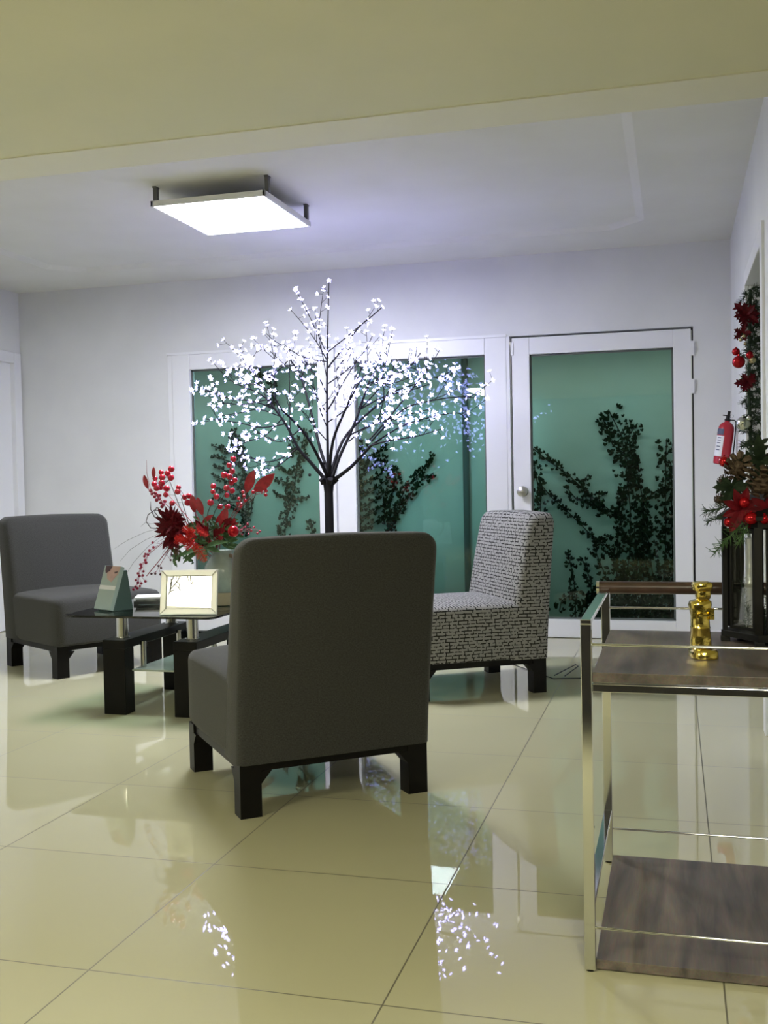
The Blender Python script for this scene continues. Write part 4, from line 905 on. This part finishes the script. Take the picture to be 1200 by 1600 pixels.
b.build('head', M['gold'], fg, smooth=40)
b = MB()
for k in range(9):
    t = 2 * math.pi * k / 9; b.sphere((.002 + .0145 * math.cos(t), -.002 + .0145 * math.sin(t), .167), .0036, 8)
b.box(-.020, -.012, -.014, -.004, .088, .112).box(.012, .020, -.016, -.004, .086, .112)
b.build('crown_and_arms', M['gold'], fg, smooth=60)
fg.scale = (1.22, 1.22, 1)

# lantern
LC = Vector((.238, 2.755)); LR = .126
ln = empty('lantern', (LC.x, LC.y, SH), 0, 'black metal six-sided glass lantern standing on the cart top', 'lantern')
ha = [R(-112 + 60 * k) for k in range(6)]
def hx6(r): return [(r * math.cos(t), r * math.sin(t)) for t in ha]
LH = .30
b = MB().prism(hx6(LR + .004), .012, .028)
for x, y in hx6(LR - .006): b.box(x - .011, x + .011, y - .011, y + .011, 0, .012)
b.build('base', M['black_metal'], ln, bevel=.001)
b = MB()
o6, i6 = hx6(LR), hx6(LR - .02)
for z0, z1 in ((.284, .302),):
    for k in range(6):
        q = (k + 1) % 6
        b.prism([o6[k], o6[q], i6[q], i6[k]], z0, z1)
b.build('top_ring', M['black_metal'], ln)
for k in range(6):
    x, y = hx6(LR - .006)[k]
    mt = Matrix.Translation((x, y, 0)) @ Matrix.Rotation(ha[k], 4, 'Z')
    MB().box(-.005, .006, -.0065 - (.003 if k == 0 else 0), .0065 + (.003 if k == 0 else 0), .028, .285, mt).build('post', M['black_metal'], ln)
    q = (k + 1) % 6
    a_, b_ = Vector((*hx6(LR - .010)[k], 0)), Vector((*hx6(LR - .010)[q], 0)); d = (b_ - a_).normalized(); a2 = a_ + d * .014; b2 = b_ - d * .014
    ang = math.atan2(d.y, d.x); Lw = (b2 - a2).length; mt = Matrix.Translation(a2) @ Matrix.Rotation(ang, 4, 'Z')
    MB().box(.001, .008, -.003, .003, .034, .28, mt).box(Lw - .008, Lw - .001, -.003, .003, .034, .28, mt).box(.008, Lw - .008, -.003, .003, .034, .041, mt).box(.008, Lw - .008, -.003, .003, .27, .28, mt).build('pane_frame', M['black_metal'], ln)
    MB().box(.0082, Lw - .0082, -.001, .001, .0412, .2698, mt).build('glass_pane', M['clear_glass'], ln)
b = MB(); r6, t6 = hx6(LR + .012), hx6(.055)
v = [(x, y, .302) for x, y in r6] + [(x, y, .312) for x, y in r6] + [(x, y, .365) for x, y in t6] + [(x, y, .385) for x, y in t6]
b.add(v, [tuple(range(5, -1, -1))] + [(j * 6 + k, j * 6 + (k + 1) % 6, (j + 1) * 6 + (k + 1) % 6, (j + 1) * 6 + k) for j in range(3) for k in range(6)] + [tuple(range(18, 24))])
b.build('roof', M['black_metal'], ln)
MB().tube([(.05, 0, .38), (.055, 0, .42), (.035, 0, .455), (0, 0, .465), (-.035, 0, .455), (-.055, 0, .42), (-.05, 0, .38)], .004, 8).build('carrying_ring', M['black_metal'], ln, smooth=60)
cn = MB().lathe([(.014, 0), (.015, .10), (.0165, .104), (.0165, .118), (.0145, .122), (.0145, .150), (.0155, .153), (.0145, .156), (.014, .225), (.012, .227), (.003, .227)], 24)
cn = tag(cn.build('candle', M['silver_candle'], smooth=40), 'silver wrapped pillar candle inside the lantern', 'candle')
cn.location = (LC.x - .056, LC.y - .02, SH + .029)
def needles(mb, pts, ln_, n, r=.0011, droop=0):
    S = [Vector(p) for p in pts]
    mb.tube(S, .0018, 4)
    for i in range(n):
        t = i / n * (len(S) - 1); k = int(t); p = S[k].lerp(S[k + 1], t - k); d = (S[k + 1] - S[k]).normalized()
        e = p + (d * .7 + rv(1).normalized() * .8).normalized() * ln_ * trng.uniform(.7, 1.1)
        mb.tube([p, e], [r, r * .4], 3, cap=False)
gr = MB()
for k in range(34):
    a = Vector((rng.uniform(-.075, .07), rng.uniform(-.07, .07), .004)); e = a + Vector((rng.uniform(-.01, .02), rng.uniform(-.02, .02), rng.uniform(.04, .125)))
    needles(gr, [a, a.lerp(e, .5) + Vector((.004, 0, 0)), e], .02, 40)
g = tag(gr.build('evergreen_filling', M['fir']), 'dark evergreen sprigs filling the bottom of the lantern', 'greenery', kind='stuff'); g.location = (LC.x, LC.y, SH + .029)

# swag on the lantern roof: pine cones, poinsettia, baubles, fir
def fir_spray(parent, a, b, m='fir', ln_=.028, n=70, sag=.0, nm='fir_sprig'):
    a, b = Vector(a), Vector(b); mb = MB()
    needles(mb, [a, a.lerp(b, .5) + Vector((0, 0, sag)), b], ln_, n)
    return mb.build(nm, M[m], parent)
def pinecone(parent, c, r, rot=(0, 0, 0)):
    mb = MB(); mt = Matrix.Translation(c) @ Matrix.Rotation(rot[0], 4, 'X') @ Matrix.Rotation(rot[1], 4, 'Y')
    mb.sphere((0, 0, 0), r * .62, 10, mt)
    for j in range(6):
        z = -1 + 2 * (j + .5) / 6; rad = math.sqrt(1 - z * z) * .55 + .1; n = 8 if abs(z) < .6 else 6
        for k in range(n):
            t = 2 * math.pi * (k + .5 * (j % 2)) / n
            d = Vector((math.cos(t), math.sin(t), .55)); p = Vector((math.cos(t) * rad * .8, math.sin(t) * rad * .8, z * .95)) * r
            q = p + d.normalized() * r * .52; sd = Vector((-math.sin(t), math.cos(t), 0)) * r * .24; up_ = Vector((0, 0, r * .07))
            mb.add([p - sd * .5, p + sd * .5, q + sd, q - sd, q + up_ * 1.5, p + up_], [(0, 1, 2, 3), (3, 2, 4), (0, 3, 4, 5), (1, 5, 4, 2)], mt)
    return mb.build('pine_cone', M['cone'], parent)
def holly(parent, c, n, L, m, nm, spread=(1, 1, 1), width=.4, spiky=True):
    mb = MB()
    for i in range(n):
        t = 2 * math.pi * i / n + rng.uniform(-.2, .2)
        d = Vector((math.cos(t) * spread[0], -.35 + rng.uniform(-.3, .3), math.sin(t) * spread[2])).normalized(); l_ = L * rng.uniform(.75, 1.15)
        mb.leaf(c, Vector(c) + d * l_, l_ * width, (0, -1, .1), .15, seg=6)
        if spiky:
            sd = d.cross(Vector((0, -1, 0))).normalized()
            for u in (.35, .6):
                for sg in (-1, 1):
                    s0 = Vector(c) + d * l_ * u
                    mb.leaf(s0, s0 + (sd * sg + d * .6).normalized() * l_ * .38, l_ * .16, (0, -1, .1), .1, seg=3)
    return mb.build(nm, M[m], parent)
def ball(parent, c, r, m, nm='bauble'):
    o = MB().sphere((0, 0, 0), r, 24).tube([(0, 0, r * .95), (0, 0, r * 1.18)], r * .22, 10).build(nm, M[m], parent, smooth=60)
    o.location = c; return o
sw = empty('lantern_swag', (LC.x - .062, LC.y - .04, SH + .31), 0, 'festive swag of pine cones, red baubles and fir on the lantern roof', 'swag')
pinecone(sw, (-.030, -.045, .118), .032, (.9, .3))
pinecone(sw, (.026, -.070, .078), .038, (.15, .1))
pinecone(sw, (-.062, -.02, .085), .016, (.3, .9)); pinecone(sw, (-.068, -.02, .042), .017, (.3, 1.2))
for c, r in (((-.058, -.03, .135), .013), ((.0, -.075, -.002), .0155), ((-.050, -.05, -.012), .012), ((.03, -.075, -.004), .012), ((-.015, -.07, .036), .013), ((.06, -.06, .01), .013)): ball(sw, c, r, 'bauble', 'red_bauble')
holly(sw, (-.02, -.055, .02), 9, .058, 'petal', 'red_petals', spiky=False)
holly(sw, (.04, -.055, .018), 8, .045, 'petal', 'red_petals', spiky=False)
holly(sw, (.025, -.02, .135), 4, .07, 'dark_leaf', 'green_leaf_cluster', (1, 1, .7), .36)
holly(sw, (-.04, -.03, .07), 6, .05, 'dark_leaf', 'green_leaf_cluster', (1, 1, .8), .4)
holly(sw, (.065, -.02, .10), 5, .055, 'dark_leaf', 'green_leaf_cluster', (1, 1, .7), .36)
fir_spray(sw, (-.01, -.055, -.005), (-.085, -.08, -.085), 'fir_bright', .026, 90)
fir_spray(sw, (.0, -.06, -.005), (-.03, -.09, -.06), 'fir_bright', .022, 60)
fir_spray(sw, (-.03, -.04, .03), (-.105, -.05, .015), 'fir', .022, 70)
fir_spray(sw, (-.03, -.04, .02), (-.100, -.05, -.012), 'fir', .02, 60)
fir_spray(sw, (.03, -.03, .1), (.10, -.02, .15), 'fir', .022, 60)

# ---------------------------------------------------------------- fire extinguisher on the right wall
EX = (RX - .092, 6.42, 1.115)
ex = empty('fire_extinguisher', EX, 0, 'red fire extinguisher hanging tilted on the wall beside the garland', 'fire extinguisher')
ex.rotation_euler = (0, R(9), 0)
MB().lathe([(.036, 0), (.043, .004), (.045, .02), (.045, .20), (.042, .222), (.03, .24), (.016, .248), (.014, .256)], 28).build('cylinder', M['red_paint'], ex, smooth=40)
MB().lathe([(.0462, .055), (.0462, .185)], 28).build('label_band', M['red_paint'], ex, smooth=40)
def curved(nm, m, z0, z1, a0, a1, r=.0468):
    v = []; n = 10
    for i in range(n + 1):
        t = R(a0 + (a1 - a0) * i / n)
        for z in (z0, z1):
            for rr2 in (r, r + .0008): v.append((rr2 * math.cos(t), rr2 * math.sin(t), z))
    fc = []
    for i in range(n):
        a, b = 4 * i, 4 * i + 4
        fc += [(a + 1, b + 1, b + 3, a + 3), (a, a + 2, b + 2, b), (a + 2, a + 3, b + 3, b + 2), (a, b, b + 1, a + 1)]
    fc += [(0, 1, 3, 2), (4 * n, 4 * n + 2, 4 * n + 3, 4 * n + 1)]
    return MB().add(v, fc).build(nm, M[m], ex, smooth=40)
curved('paper_label', 'label_white', .045, .165, 195, 262)
curved('printed_block', 'ink', .17, .205, 195, 255)
for z in (.150, .135, .12, .10, .08): curved('printed_line', 'ink', z, z + .005, 215, 243, .0478)
MB().lathe([(.016, .254), (.018, .262), (.012, .27), (.012, .286), (.008, .29)], 16).box(-.03, .012, -.006, .006, .282, .288).box(-.006, .010, -.007, .007, .288, .312).build('valve', M['black_metal'], ex)
MB().tube([(.008, -.01, .262), (.036, -.025, .262), (.045, -.03, .256), (.048, -.03, .24), (.056, -.03, .12), (.060, -.03, .0)], .0036, 8).build('hose', M['black_metal'], ex, smooth=60)
MB().tube([(.02 + .010 * math.cos(t / 2), -.004, .284 + .009 * math.sin(t / 2)) for t in range(13)], .0012, 5).build('pull_ring', M['steel'], ex)

# ---------------------------------------------------------------- garland beside the passage
ga = empty('christmas_garland', (RX - .0, 5.3, 1.15), 0, 'hanging fir garland with red and silver baubles by the passage opening', 'garland')
mb = MB()
for k in range(130):
    z = .0 + .79 * k / 129
    a = Vector((.016 + rng.uniform(-.03, .03), rng.uniform(-.03, .03), z)); t = rng.uniform(0, 6.28)
    e = a + Vector((math.cos(t) * .045, math.sin(t) * .05, rng.uniform(-.06, .05)))
    needles(mb, [a, a.lerp(e, .5), e], .026, 34, .0016)
mb.tube([(.0, 0, 0), (-.006, .01, .3), (.0, 0, .6), (.004, 0, .78)], .008, 6)
tag(mb.build('fir_foliage', M['fir'], ga), kind='stuff')
holly(ga, (-.02, -.05, .655), 8, .075, 'deep_red', 'poinsettia')
holly(ga, (-.035, -.04, .57), 5, .05, 'deep_red', 'poinsettia')
holly(ga, (-.015, -.05, .34), 6, .055, 'deep_red', 'poinsettia')
for c, r, m, n in (((-.055, -.06, .435), .030, 'bauble', 'red_bauble'), ((-.066, -.05, .485), .0185, 'bauble', 'red_bauble'), ((-.005, -.06, .465), .018, 'bauble', 'red_bauble'),
                   ((-.036, -.05, .145), .034, 'silver_bauble', 'silver_bauble'), ((-.012, -.07, .168), .012, 'silver_bauble', 'silver_bauble'), ((.008, -.06, .468), .011, 'silver_bauble', 'silver_bauble'),
                   ((.006, -.06, .440), .017, 'gold_bauble', 'champagne_bauble'), ((-.03, -.05, .555), .011, 'gold_bauble', 'champagne_bauble'), ((-.045, -.05, .54), .009, 'gold_bauble', 'champagne_bauble'), ((-.025, -.06, .52), .008, 'gold_bauble', 'champagne_bauble')):
    ball(ga, c, r, m, n)
